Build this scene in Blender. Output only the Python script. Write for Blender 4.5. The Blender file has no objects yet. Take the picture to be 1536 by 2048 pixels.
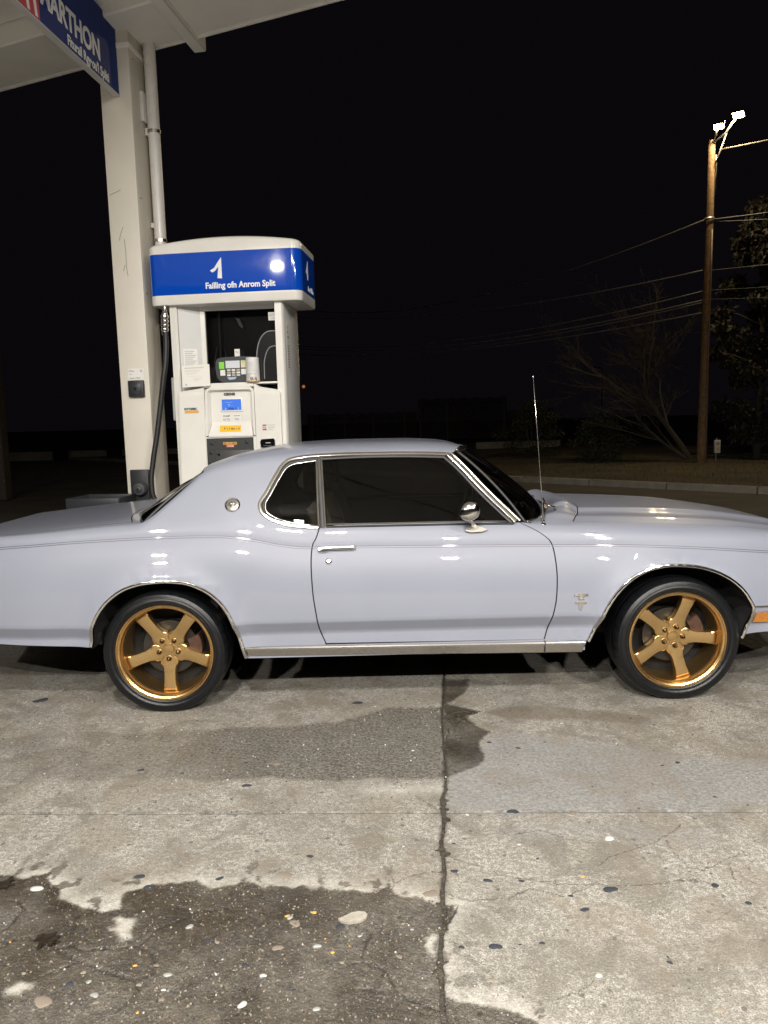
import bpy, bmesh, math, random
import numpy as np
from mathutils import Vector, Matrix
from mathutils.geometry import delaunay_2d_cdt

scene = bpy.context.scene
COL = scene.collection
rng = np.random.default_rng(7)
random.seed(7)

# ------------------------------------------------------------------ camera, sky, exposure
cam_d = bpy.data.cameras.new('camera')
cam = bpy.data.objects.new('camera', cam_d)
COL.objects.link(cam)
cam_d.sensor_fit = 'VERTICAL'
cam_d.sensor_height = 36.0
cam_d.lens = 36.0 * 1470.0 / 2048.0
cam_d.clip_start = 0.05
cam_d.clip_end = 600.0
cam.matrix_world = (Matrix.Translation((0.0, -3.95, 1.6))
                    @ Matrix.Rotation(math.radians(90 - 7.2), 4, 'X')
                    @ Matrix.Rotation(math.radians(-1.43), 4, 'Z'))
scene.camera = cam

world = bpy.data.worlds.new('World')
scene.world = world
world.use_nodes = True
wn = world.node_tree.nodes
wbg = wn['Background']
wbg.inputs['Color'].default_value = (0.66, 0.54, 0.76, 1)
wbg.inputs['Strength'].default_value = 0.0042          # night sky over a town

scene.view_settings.view_transform = 'Standard'
scene.view_settings.look = 'None'
scene.view_settings.exposure = 0.0
scene.view_settings.gamma = 1.0
scene.cycles.use_denoising = True
scene.cycles.max_bounces = 8
scene.cycles.sample_clamp_indirect = 4.0
LAMP_STRENGTH = 7000.0
NEAR_LAMP_STRENGTH = 3600.0
FLOOD_STRENGTH = 950.0
LAMPS = [(-3.95, -7.4), (-1.5, -7.3), (1.2, -7.3), (3.9, -7.4), (-.62, -3.92), (3.0, -4.3)]     # canopy lamps, metres
LW, LD, LZ = .25, .115, 4.90

# ------------------------------------------------------------------ materials
MATS = {}
def new_mat(name):
    m = bpy.data.materials.new(name); m.use_nodes = True
    MATS[name] = m
    return m, m.node_tree.nodes, m.node_tree.links, m.node_tree.nodes['Principled BSDF']
def simple(name, col, rough=0.5, metal=0.0, coat=0.0, spec=0.5, noise=0.0, nscale=30.0, bump=0.0, bscale=200.0, dirt=None):
    m, n, l, b = new_mat(name)
    b.inputs['Base Color'].default_value = (*col, 1)
    b.inputs['Roughness'].default_value = rough
    b.inputs['Metallic'].default_value = metal
    b.inputs['Coat Weight'].default_value = coat
    b.inputs['Coat Roughness'].default_value = 0.012
    b.inputs['Specular IOR Level'].default_value = spec
    if noise > 0 or dirt:
        tc = n.new('ShaderNodeTexCoord'); t = n.new('ShaderNodeTexNoise')
        t.inputs['Scale'].default_value = nscale; t.inputs['Detail'].default_value = 6
        l.new(tc.outputs['Object'], t.inputs['Vector'])
        r = n.new('ShaderNodeMapRange'); r.inputs['From Min'].default_value = .3; r.inputs['From Max'].default_value = .7
        r.inputs['To Min'].default_value = 1 - noise; r.inputs['To Max'].default_value = 1 + noise
        l.new(t.outputs['Fac'], r.inputs['Value'])
        mx = n.new('ShaderNodeVectorMath'); mx.operation = 'SCALE'; mx.inputs[0].default_value = col
        l.new(r.outputs['Result'], mx.inputs['Scale'])
        out = mx.outputs['Vector']
        if dirt:
            t2 = n.new('ShaderNodeTexNoise'); t2.inputs['Scale'].default_value = dirt[1]; t2.inputs['Detail'].default_value = 8
            t2.inputs['Roughness'].default_value = .7
            l.new(tc.outputs['Object'], t2.inputs['Vector'])
            r2 = n.new('ShaderNodeMapRange'); r2.inputs['From Min'].default_value = dirt[2]; r2.inputs['From Max'].default_value = dirt[2] + .15
            r2.inputs['To Max'].default_value = dirt[3]
            l.new(t2.outputs['Fac'], r2.inputs['Value'])
            m2 = n.new('ShaderNodeMix'); m2.data_type = 'RGBA'
            l.new(r2.outputs['Result'], m2.inputs['Factor']); l.new(out, m2.inputs[6]); m2.inputs[7].default_value = (*dirt[0], 1)
            out = m2.outputs[2]
        l.new(out, b.inputs['Base Color'])
        rr = n.new('ShaderNodeMapRange'); rr.inputs['To Min'].default_value = max(0, rough - .08); rr.inputs['To Max'].default_value = rough + .08
        l.new(t.outputs['Fac'], rr.inputs['Value']); l.new(rr.outputs['Result'], b.inputs['Roughness'])
    if bump > 0:
        tc = n.new('ShaderNodeTexCoord'); t = n.new('ShaderNodeTexNoise')
        t.inputs['Scale'].default_value = bscale; t.inputs['Detail'].default_value = 4
        l.new(tc.outputs['Object'], t.inputs['Vector'])
        bp = n.new('ShaderNodeBump'); bp.inputs['Strength'].default_value = bump; bp.inputs['Distance'].default_value = .01
        l.new(t.outputs['Fac'], bp.inputs['Height']); l.new(bp.outputs['Normal'], b.inputs['Normal'])
    return m
def emit(name, col, strength):
    m, n, l, b = new_mat(name)
    b.inputs['Base Color'].default_value = (0.02, 0.02, 0.02, 1)
    b.inputs['Emission Color'].default_value = (*col, 1)
    b.inputs['Emission Strength'].default_value = strength
    return m
def thin_glass(name, tint, gloss=(1, 1, 1), rough=0.0, boost=0.0, ior=1.5):
    m, n, l, b = new_mat(name)
    n.remove(b)
    out = n['Material Output']
    tr = n.new('ShaderNodeBsdfTransparent'); tr.inputs['Color'].default_value = (*tint, 1)
    gl = n.new('ShaderNodeBsdfGlossy'); gl.inputs['Color'].default_value = (*gloss, 1); gl.inputs['Roughness'].default_value = rough
    fr = n.new('ShaderNodeFresnel'); fr.inputs['IOR'].default_value = ior
    ad = n.new('ShaderNodeMath'); ad.operation = 'ADD'; ad.use_clamp = True; ad.inputs[1].default_value = boost
    mx = n.new('ShaderNodeMixShader')
    l.new(fr.outputs['Fac'], ad.inputs[0]); l.new(ad.outputs[0], mx.inputs['Fac'])
    l.new(tr.outputs[0], mx.inputs[1]); l.new(gl.outputs[0], mx.inputs[2]); l.new(mx.outputs[0], out.inputs['Surface'])
    return m

PAINT = simple('pale_lavender_paint', (.194, .2045, .248), .40, 0, .55, .22, noise=.02, nscale=3, dirt=((.16, .155, .15), 9, .72, .25))
CHROME = simple('chrome', (.62, .60, .57), .12, 1.0)
CHROME_DULL = simple('dull_chrome', (.50, .475, .44), .24, 1.0)
GOLD = simple('bronze_gold', (.58, .385, .165), .27, 0.97, .25)
RUBBER = simple('tyre_rubber', (.0045, .005, .006), .34, 0, 0, .35, noise=.15, nscale=40, bump=.15, bscale=300)
BLACKRUB = simple('black_rubber', (.012, .012, .013), .5)
BLACKPL = simple('black_plastic', (.018, .019, .022), .45, 0, 0, .5, bump=.08, bscale=500)
GLOSSBLK = simple('gloss_black', (.006, .006, .007), .08)
DARK = simple('dark_void', (.006, .006, .006), .9)
STEEL = simple('raw_steel', (.28, .25, .22), .45, 1.0, noise=.2, nscale=30)
DISC = simple('brake_disc_steel', (.07, .066, .06), .45, 1.0)
CALIPER = simple('rusty_caliper', (.06, .028, .016), .55, .3, noise=.3, nscale=40)
LUG = simple('dark_lug_nut', (.10, .07, .045), .15, 1.0)
SEAT = simple('dark_vinyl', (.15, .135, .115), .4)
TRIMDARK = simple('dark_trim', (.022, .020, .018), .5)
STRIPE = simple('dark_pinstripe', (.06, .06, .08), .4)
AMBER = simple('amber_lens', (.55, .20, .02), .15, 0, .6, noise=.25, nscale=120)
RED = simple('red_lens', (.35, .01, .01), .15, 0, .6)
GLASS = thin_glass('tinted_glass', (.34, .34, .335), ior=1.36)
CLEAR = thin_glass('clear_glass', (.6, .6, .6))
PUMPGLASS = thin_glass('pump_window_glass', (.55, .55, .55))
WHITE = simple('pump_white', (.74, .72, .675), .22, 0, .35, noise=.03, nscale=5, dirt=((.40, .37, .32), 6, .66, .25))
PUMPGREY = simple('pump_grey', (.55, .55, .54), .35, noise=.04, nscale=8)
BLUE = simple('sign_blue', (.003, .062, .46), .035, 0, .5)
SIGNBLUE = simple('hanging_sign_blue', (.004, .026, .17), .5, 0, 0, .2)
SIGNRED = simple('sign_red', (.52, .03, .055), .3)
SIGNWHITE = simple('sign_white', (.80, .80, .80), .4)
STICKERW = simple('sticker_white', (.72, .71, .68), .45)
PRINT = simple('dark_print', (.07, .07, .075), .6)
PRINTGREY = simple('grey_print', (.36, .36, .36), .6)
PRINTRED = simple('red_print', (.45, .05, .05), .5)
YELLOW = simple('yellow_sticker', (.78, .46, .02), .4)
ORANGE = simple('orange_sticker', (.65, .36, .08), .4)
GREEN = simple('green_key', (.22, .62, .06), .4)
SCREEN = emit('lit_blue_screen', (.02, .20, .95), 0.85)
PAPER = simple('paper', (.74, .72, .67), .7, noise=.03, nscale=9)
CREAM = simple('cream_painted_steel', (.64, .60, .525), .48, noise=.04, nscale=3, dirt=((.33, .28, .21), 11, .66, .35))
PIPEW = simple('white_plastic_pipe', (.62, .60, .57), .28, 0, .2, noise=.05, nscale=6)
CANOPYW = simple('canopy_painted_metal', (.78, .765, .725), .55, noise=.05, nscale=2.5, dirt=((.42, .38, .32), 4, .64, .4))
SEAM = simple('canopy_seam', (.10, .09, .075), .7)
LAMPHOUSE = simple('lamp_housing', (.5, .5, .5), .5)
LAMP = emit('canopy_led', (1.0, .955, .885), LAMP_STRENGTH)
LAMP_NEAR = emit('canopy_led_near', (1.0, .955, .885), NEAR_LAMP_STRENGTH)
FLOOD = emit('warm_floodlight', (1.0, .78, .47), FLOOD_STRENGTH)
WOOD = simple('weathered_pole_wood', (.24, .145, .07), .85, noise=.35, nscale=14, bump=.5, bscale=60)
WIRE = simple('cable_black', (.10, .09, .085), .6)
WIREB = simple('cable_pale', (.34, .31, .28), .7)  # left runs coloured lighter to make up for weak floodlight there
WIREL = simple('cable_grey', (.24, .21, .17), .6)
GALV = simple('galvanised_steel', (.35, .34, .32), .5, .8, noise=.15, nscale=30)
BARK = simple('bark', (.075, .060, .042), .9, noise=.3, nscale=20)
LEAF = simple('dark_leaf', (.026, .022, .011), .7, noise=.4, nscale=3)
LEAFG = simple('hedge_leaf', (.045, .05, .022), .6, noise=.4, nscale=3)
GRASSM = simple('dry_grass', (.075, .06, .030), .9, noise=.4, nscale=.9)
FENCEM = simple('fence_timber', (.13, .10, .085), .85, noise=.3, nscale=4)
KERBM = simple('kerb_concrete', (.26, .235, .19), .85, noise=.18, nscale=6, bump=.2, bscale=80)
ASPHALT = simple('asphalt', (.095, .078, .056), .85, noise=.3, nscale=1.2, bump=.4, bscale=150)
SOIL = simple('soil', (.05, .042, .03), .95, noise=.3, nscale=2)
STONE = [simple('slate_stone', (.030, .033, .040), .6, 0, 0, .25, noise=.25, nscale=80),
         simple('brown_stone', (.15, .125, .10), .65, 0, 0, .3, noise=.25, nscale=80),
         simple('tan_stone', (.18, .155, .12), .7, 0, 0, .3, noise=.2, nscale=80),
         simple('grey_stone', (.20, .20, .19), .4, noise=.2, nscale=80),
         simple('white_stone', (.36, .35, .325), .35, noise=.12, nscale=80),
         simple('orange_stone', (.50, .24, .05), .4, noise=.25, nscale=80)]
FLATSTONE = simple('pale_flat_stone', (.25, .23, .195), .6, noise=.15, nscale=40, bump=.3, bscale=120)

# ------------------------------------------------------------------ mesh helpers
WM = {}                                   # world matrix of every object that has children
def wmat(o): return WM.get(o.name, Matrix.Identity(4))
def _np4(m): return np.array([list(r) for r in m])

class Shape:
    """vertices and faces being collected for one mesh"""
    def __init__(s): s.v = []; s.f = []; s.n = 0
    def add(s, vf, M=None):
        v, f = vf
        v = np.asarray(v, float).reshape(-1, 3)
        if M is not None:
            A = _np4(M); v = v @ A[:3, :3].T + A[:3, 3]
        s.v.append(v); s.f += [tuple(int(i) + s.n for i in q) for q in f]; s.n += len(v)
        return s
    def get(s): return np.concatenate(s.v), s.f

def put(name, vf, mat, parent=None, local=False, smooth=False, normals=None, angle=None):
    """link one mesh object; verts are world coordinates unless local (then the parent's own)"""
    if isinstance(vf, Shape): vf = vf.get()
    v, f = vf
    v = np.asarray(v, float)
    if parent is not None and not local:
        A = _np4(wmat(parent).inverted()); v = v @ A[:3, :3].T + A[:3, 3]
    me = bpy.data.meshes.new(name)
    me.from_pydata(v.tolist(), [], [list(map(int, q)) for q in f])
    if smooth: me.polygons.foreach_set('use_smooth', [True] * len(me.polygons))
    if normals is not None: me.normals_split_custom_set_from_vertices([tuple(q) for q in normals])
    if angle is not None:
        me.polygons.foreach_set('use_smooth', [True] * len(me.polygons))
        me.set_sharp_from_angle(angle=math.radians(angle))
    me.materials.append(mat)
    me.update()
    o = bpy.data.objects.new(name, me); COL.objects.link(o)
    if parent is not None:
        o.parent = parent; WM[o.name] = wmat(parent)
    return o
def empty(name, loc, rz=0.0):
    o = bpy.data.objects.new(name, None); COL.objects.link(o)
    o.location = loc; o.rotation_euler = (0, 0, rz); o.empty_display_size = .2
    WM[o.name] = Matrix.Translation(loc) @ Matrix.Rotation(rz, 4, 'Z')
    return o
def tag(o, label=None, cat=None, group=None, kind=None):
    if label: o['label'] = label
    if cat: o['category'] = cat
    if group: o['group'] = group
    if kind: o['kind'] = kind
    return o
def base_at(o, p):
    """move a single-mesh thing's origin to p (vertices stay where they are)"""
    o.data.transform(Matrix.Translation([-c for c in p])); o.location = p
    return o

def bm_out(bm):
    bm.verts.ensure_lookup_table()
    v = [tuple(q.co) for q in bm.verts]; f = [[w.index for w in q.verts] for q in bm.faces]
    bm.free(); return v, f
def rbox(x0, x1, y0, y1, z0, z1, r=0.0, seg=2):
    bm = bmesh.new(); bmesh.ops.create_cube(bm, size=1.0)
    for q in bm.verts:
        q.co = (x0 + (q.co.x + .5) * (x1 - x0), y0 + (q.co.y + .5) * (y1 - y0), z0 + (q.co.z + .5) * (z1 - z0))
    if r > 0: bmesh.ops.bevel(bm, geom=bm.edges[:] , offset=min(r, .49 * min(x1 - x0, y1 - y0, z1 - z0)), segments=seg, affect='EDGES', profile=.5)
    bm.verts.index_update()
    return bm_out(bm)
def frames(P, closed=False):
    P = np.asarray(P, float); n = len(P)
    if closed: T = np.roll(P, -1, 0) - np.roll(P, 1, 0)
    else: T = np.gradient(P, axis=0)
    T /= np.linalg.norm(T, axis=1)[:, None] + 1e-12
    return P, T
def tube(P, r, n=8, closed=False, caps=True):
    P, T = frames(P, closed); m = len(P); r = np.broadcast_to(np.asarray(r, float), (m,))
    ref = np.array([0, 0, 1.]) if abs(T[0][2]) < .9 else np.array([1., 0, 0])
    V = []; up = ref
    for i in range(m):
        a = np.cross(T[i], up); a /= np.linalg.norm(a) + 1e-12; up = np.cross(a, T[i])
        for k in range(n):
            t = 2 * math.pi * k / n
            V.append(P[i] + r[i] * (math.cos(t) * a + math.sin(t) * up))
    F = []
    for i in range(m if closed else m - 1):
        for k in range(n):
            j = (i + 1) % m
            F.append((i * n + k, i * n + (k + 1) % n, j * n + (k + 1) % n, j * n + k))
    if caps and not closed:
        F.append(tuple(range(n - 1, -1, -1))); F.append(tuple((m - 1) * n + k for k in range(n)))
    return np.array(V), F
def ribbon(P, N, w, h, closed=False, prof=None):
    """moulding swept along P, its back on the surface with normals N"""
    P, T = frames(P, closed); N = np.asarray(N, float); m = len(P)
    B = np.cross(N, T); B /= np.linalg.norm(B, axis=1)[:, None] + 1e-12
    if prof is None:
        prof = [(-.5, -.3), (-.5, .35), (-.34, .82), (0, 1), (.34, .82), (.5, .35), (.5, -.3)]
    k = len(prof); V = []
    for i in range(m):
        for a, b in prof: V.append(P[i] + B[i] * a * w + N[i] * b * h)
    F = []
    for i in range(m if closed else m - 1):
        j = (i + 1) % m
        for q in range(k - 1): F.append((i * k + q, i * k + q + 1, j * k + q + 1, j * k + q))
    if not closed:
        F.append(tuple(range(k))[::-1]); F.append(tuple((m - 1) * k + q for q in range(k)))
    return np.array(V), F
def lathe(prof, n=48, axis='z', a0=0.0, a1=2 * math.pi):
    """prof: (radius, height) pairs turned round the axis"""
    full = abs(a1 - a0 - 2 * math.pi) < 1e-6
    m = n if full else n + 1; V = []
    for i in range(m):
        t = a0 + (a1 - a0) * i / n; c, s = math.cos(t), math.sin(t)
        for r, h in prof:
            V.append((r * c, r * s, h) if axis == 'z' else (r * c, h, r * s))
    k = len(prof); F = []
    for i in range(n):
        j = (i + 1) % m if full else i + 1
        for q in range(k - 1):
            f = (i * k + q, j * k + q, j * k + q + 1, i * k + q + 1)
            F.append(f if axis == 'z' else f[::-1])
    return np.array(V, float), F
def prism(poly, y0, y1, plane='xz'):
    """outline extruded with caps; plane xz extrudes along y, xy along z, yz along x"""
    n = len(poly); V = []
    for d in (y0, y1):
        for a, b in poly:
            V.append({'xz': (a, d, b), 'xy': (a, b, d), 'yz': (d, a, b)}[plane])
    F = [tuple(range(n)), tuple(range(2 * n - 1, n - 1, -1))] + [(i, n + i, n + (i + 1) % n, (i + 1) % n) for i in range(n)]
    bm = bmesh.new(); vs = [bm.verts.new(q) for q in V]
    for f in F: bm.faces.new([vs[i] for i in f])
    bmesh.ops.recalc_face_normals(bm, faces=bm.faces[:]); bm.verts.index_update()
    return bm_out(bm)
def bprism(poly, y0, y1, r, plane='xz', seg=2):
    v, f = prism(poly, y0, y1, plane)
    bm = bmesh.new(); vs = [bm.verts.new(q) for q in v]
    for q in f: bm.faces.new([vs[i] for i in q])
    bm.edges.ensure_lookup_table()
    sharp = [e for e in bm.edges if len(e.link_faces) == 2 and e.calc_face_angle(0) > .5]
    bmesh.ops.bevel(bm, geom=sharp, offset=r, segments=seg, affect='EDGES', profile=.5); bm.verts.index_update()
    return bm_out(bm)
def blob(n=1, sq=(1, 1, .5), jit=.12, seed=0):
    bm = bmesh.new(); bmesh.ops.create_icosphere(bm, subdivisions=n, radius=1.0)
    r = random.Random(seed)
    for q in bm.verts:
        s = 1 + r.uniform(-jit, jit); q.co = (q.co.x * sq[0] * s, q.co.y * sq[1] * s, q.co.z * sq[2] * s)
    bm.verts.index_update()
    return bm_out(bm)
FONTC = {}
def text_shape(body, size, M, depth=0.0006, offset=0.0, sx=1.0, shear=0.0, align='LEFT', spacing=1.0):
    """raised lettering: local x runs along the line, local y up, local z towards the reader"""
    cu = bpy.data.curves.new('lettering', 'FONT'); cu.body = body; cu.size = size; cu.extrude = depth; cu.offset = offset
    cu.shear = shear; cu.align_x = align; cu.space_character = spacing; cu.resolution_u = 3
    o = bpy.data.objects.new('lettering', cu); COL.objects.link(o)
    dg = bpy.context.evaluated_depsgraph_get()
    me = bpy.data.meshes.new_from_object(o.evaluated_get(dg))
    v = np.array([tuple(q.co) for q in me.vertices]).reshape(-1, 3); v[:, 0] *= sx
    f = [tuple(p.vertices) for p in me.polygons]
    bpy.data.objects.remove(o); bpy.data.curves.remove(cu); bpy.data.meshes.remove(me)
    A = _np4(M); v = v @ A[:3, :3].T + A[:3, 3]
    return v, f
FRONT = Matrix(((1, 0, 0, 0), (0, 0, -1, 0), (0, 1, 0, 0), (0, 0, 0, 1)))     # text facing -y
def front_at(x, y, z, tilt=0.0): return Matrix.Translation((x, y, z)) @ FRONT @ Matrix.Rotation(tilt, 4, 'Z')
def mirror_y(vf, c=.96):
    v, f = vf if not isinstance(vf, Shape) else vf.get()
    v = np.array(v, float); v[:, 1] = 2 * c - v[:, 1]
    return v, [tuple(q)[::-1] for q in f]


def pchip(xs,ys):
    xs=np.asarray(xs,float); ys=np.asarray(ys,float)
    h=np.diff(xs); d=np.diff(ys)/h; m=np.zeros(len(xs)); m[0]=d[0]; m[-1]=d[-1]
    for i in range(1,len(xs)-1):
        if d[i-1]*d[i]>0:
            w1=2*h[i]+h[i-1]; w2=h[i]+2*h[i-1]; m[i]=(w1+w2)/(w1/d[i-1]+w2/d[i])
    def f(x):
        x=np.asarray(x,float); xc=np.clip(x,xs[0],xs[-1]); i=np.clip(np.searchsorted(xs,xc)-1,0,len(xs)-2)
        t=(xc-xs[i])/h[i]
        return ((1+2*t)*(1-t)**2)*ys[i]+t*(1-t)**2*h[i]*m[i]+t*t*(3-2*t)*ys[i+1]+t*t*(t-1)*h[i]*m[i+1]+np.where(x<xs[0],(x-xs[0])*m[0],0)+np.where(x>xs[-1],(x-xs[-1])*m[-1],0)
    return f
def sstep(t):
    t=np.clip(t,0,1); return t*t*(3-2*t)
# shoulder (pinstripe) height along the car
ZS=pchip([-2.75,-2.287,-2.121,-1.617,-1.112,-.914,-.714,-.578,-.433,-.151,.359,.912,1.282,1.639,2.118,2.75],
         [.885,.93,.942,.972,.984,.980,.953,.923,.906,.904,.896,.885,.876,.858,.818,.755])
# upper edge of the side surface: rear quarter (deck edge, rear window edge, roof edge) and front (belt, fender edge)
Z1Q=pchip([-2.75,-2.15,-1.9,-1.6,-1.40,-1.345,-1.302,-1.213,-1.112,-1.028,-.95,-.8,-.6,-.3,.1,.45],
         [.945,.992,1.008,1.032,1.045,1.062,1.089,1.163,1.252,1.324,1.358,1.388,1.41,1.424,1.424,1.405])
Z1F=pchip([-.6,.3,.75,.88,1.18,1.31,1.68,1.95,2.17,2.75],[1.028,1.022,1.008,.988,.968,.957,.937,.919,.902,.83])
ARCH_R=[(-1.648,.36),(-1.645,.386),(-1.624,.482),(-1.582,.574),(-1.516,.654),(-1.413,.719),(-1.31,.744),(-1.211,.75),(-1.11,.742),(-1.014,.709),(-.937,.656),(-.881,.587),(-.844,.505),(-.818,.41),(-.797,.33)]
ARCH_F=[(1.10,.30),(1.118,.349),(1.162,.439),(1.213,.548),(1.283,.644),(1.369,.712),(1.459,.749),(1.573,.764),(1.688,.756),(1.793,.730),(1.884,.685),(1.958,.619),(1.993,.565),(2.012,.522),(2.008,.454),(1.988,.389),(1.970,.345)]
def dens(pts,n=120,smooth=True):
    p=np.asarray(pts,float); s=np.r_[0,np.cumsum(np.hypot(*np.diff(p,axis=0).T))]
    t=np.linspace(0,s[-1],n); fx=pchip(s,p[:,0]) if smooth else (lambda q:np.interp(q,s,p[:,0])); fz=pchip(s,p[:,1]) if smooth else (lambda q:np.interp(q,s,p[:,1]))
    return np.stack([fx(t),fz(t)],-1)
_AP=[dens(ARCH_R[1:],80),dens(ARCH_F[1:],80)]
_AU=pchip([-.7,-.40,-.30,-.20,-.10,-.04,-.004,.006,.03,.06,.11,.2],[-1,0,2.5,8,17,22,24,12,17,23,29,29])
_tab_u=np.arange(-.75,.62,.002); _tab_t=np.tan(np.radians(_AU(np.clip(_tab_u,-.7,.2))))
_tab_y=np.cumsum(_tab_t)*.002; _tab_y-=np.interp(-.35,_tab_u,_tab_y)
_rw=np.linspace(0,1,60)
def side_y(X,z,z1,w,amax=66.):
    """inward offset of the body side at (X, z); z1 is the height where it rolls over into the top"""
    X=np.asarray(X,float); z=np.asarray(z,float); u=z-ZS(X)
    y=np.interp(u,_tab_u,_tab_y)
    # roll towards the top inside the last w metres
    v=np.clip((z-(z1-w))/w,0,1.02)
    base=np.tan(np.radians(28.)); lim=np.tan(np.radians(amax))
    y=y+w*(lim-base)*v**4/4.0
    # sculpted lower band
    y=y+np.interp(z,[.28,.352,.420,.428,.494,.500],[.045,.036,.0415,.040,.0022,0.])
    # plan taper at both ends
    y=y+.16*np.clip((-1.75-X)/.9,0,2)**2+.13*np.clip((X-1.9)/.8,0,2)**2
    # wheel-arch flares
    for P in _AP:
        m=(X>P[:,0].min()-.25)&(X<P[:,0].max()+.25)&(z<1.0)
        if np.any(m):
            xm=X[m] if X.ndim else X[None]; zm=z[m] if z.ndim else z[None]
            d=np.sqrt(((xm[:,None]-P[None,:,0])**2+(zm[:,None]-P[None,:,1])**2).min(1))
            b=.024*np.exp(-(d/.065)**1.6)
            if X.ndim: y[m]-=b
            else: y=y-b[0]
    return y
def fq(X,z): return side_y(X,z,Z1Q(X),.05)
def ff(X,z): return side_y(X,z,Z1F(X),.06,60.)


# outlines of stains, cracks and stones on the paving (metres)
WET=[(-1.606,-1.467),(-1.416,-1.482),(-1.325,-1.485),(-1.249,-1.474),(-1.203,-1.526),(-1.153,-1.57),(-1.134,-1.624),(-1.075,-1.653),(-1.044,-1.667),(-0.977,-1.688),(-0.917,-1.672),(-0.922,-1.633),(-0.901,-1.594),(-0.846,-1.547),(-0.773,-1.557),(-0.69,-1.54),(-0.63,-1.57),(-0.502,-1.554),(-0.356,-1.601),(-0.298,-1.583),(-0.08,-1.619),(-0.032,-1.6),(0.018,-1.649),(0.102,-1.659),(0.146,-1.687),(0.216,-1.702),(0.184,-1.732),(0.156,-1.82),(0.132,-1.874),(0.132,-1.968),(0.133,-2.091),(0.174,-2.101),(0.254,-2.121),(0.306,-2.14),(0.348,-2.167),(0.386,-2.208),(0.42,-2.36),(0.30,-2.50),(0.02,-2.46),(-0.3,-2.58),(-0.7,-2.49),(-1.1,-2.60),(-1.5,-2.50),(-1.85,-2.30),(-2.0,-1.95),(-1.9,-1.62),(-1.72,-1.50)]
WETHOLE1=[(-0.93,-1.715),(-0.887,-1.71),(-0.849,-1.736),(-0.845,-1.783),(-0.825,-1.818),(-0.861,-1.828),(-0.914,-1.792),(-0.902,-1.758)]
WETHOLE2=[(-1.123,-2.023),(-1.098,-2.001),(-1.056,-1.997),(-1.052,-2.021),(-1.084,-2.043),(-1.116,-2.051)]
WETHOLE3=[(0.089,-1.884),(0.124,-1.83),(0.14,-1.842),(0.131,-1.885),(0.13,-1.928),(0.103,-1.916)]
BAND=[(-2.136,-0.336),(-2.027,-0.297),(-1.659,-0.242),(-1.307,-0.269),(-0.869,-0.233),(-0.541,-0.214),(-0.276,-0.198),(-0.027,-0.008),(0.112,-0.017),(0.307,-0.029),(0.239,-0.831),(0.082,-0.828),(-0.03,-0.829),(-0.407,-0.826),(-0.583,-0.777),(-0.828,-0.804),(-1.051,-0.776),(-1.348,-0.773),(-1.569,-0.738),(-1.713,-0.773),(-1.898,-0.768)]
CRACKWET=[(0.337,0.425),(0.497,0.401),(0.449,0.187),(0.325,0.024),(0.5,-0.094),(0.417,-0.158),(0.456,-0.274),(0.514,-0.37),(0.442,-0.483),(0.448,-0.62),(0.411,-0.72),(0.311,-0.788),(0.241,-0.836)]
OIL1=[(0.491,-0.111),(0.637,-0.05),(0.836,-0.027),(1.01,-0.109),(1.192,-0.138),(1.387,-0.234),(1.27,-0.308),(1.087,-0.265),(0.927,-0.222),(0.688,-0.224)]
OIL2=[(0.95,0.296),(1.117,0.305),(1.154,0.22),(0.995,0.17)]
GREY=[(0.255,-0.809),(0.359,-0.667),(0.491,-0.486),(0.631,-0.392),(0.846,-0.449),(1.075,-0.519),(1.238,-0.611),(1.433,-0.687),(1.739,-0.742),(2.004,-0.805),(1.775,-1.18),(0.681,-1.138),(0.228,-1.111)]
BLUISH=[(0.417,-1.264),(0.759,-1.226),(1.22,-1.3),(1.184,-1.382),(1.006,-1.358),(0.83,-1.317),(0.504,-1.319)]
DAMP2=[(0.523,-1.798),(0.833,-1.821),(1.212,-1.752),(1.295,-1.838),(1.103,-1.961),(0.755,-2.028),(0.563,-1.942)]
FINE=[[(0.199,-1.42),(0.249,-1.468),(0.318,-1.494),(0.381,-1.547),(0.456,-1.572),(0.561,-1.604),(0.638,-1.607),(0.712,-1.616),(0.82,-1.627),(0.909,-1.617),(0.982,-1.607),(1.055,-1.596),(1.093,-1.645)],[(0.183,-1.649),(0.243,-1.677),(0.318,-1.68),(0.385,-1.676),(0.462,-1.627),(0.517,-1.649),(0.571,-1.671),(0.637,-1.64),(0.697,-1.609)],[(0.735,-1.511),(0.786,-1.46),(0.841,-1.432),(0.948,-1.388),(1.018,-1.35),(1.13,-1.26)],[(1.034,-1.359),(1.03,-1.44),(1.042,-1.524),(1.093,-1.548),(1.189,-1.493),(1.281,-1.45)],[(0.417,-1.264),(0.449,-1.308),(0.572,-1.271),(0.639,-1.317),(0.689,-1.344)],[(0.442,-2.11),(0.512,-2.081),(0.557,-2.045)],[(-0.006,-1.532),(0.007,-1.588),(-0.015,-1.621)],[(0.007,-1.581),(0.065,-1.542),(0.128,-1.523),(0.164,-1.517)],[(0.026,-0.825),(0.052,-0.912),(0.098,-0.979),(0.148,-1.043),(0.185,-1.105)],[(1.153,-0.408),(1.141,-0.466),(1.093,-0.52),(1.114,-0.569)],[(1.2,-1.508),(1.17,-1.607)],[(0.562,-1.583),(0.56,-1.61)]]
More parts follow.
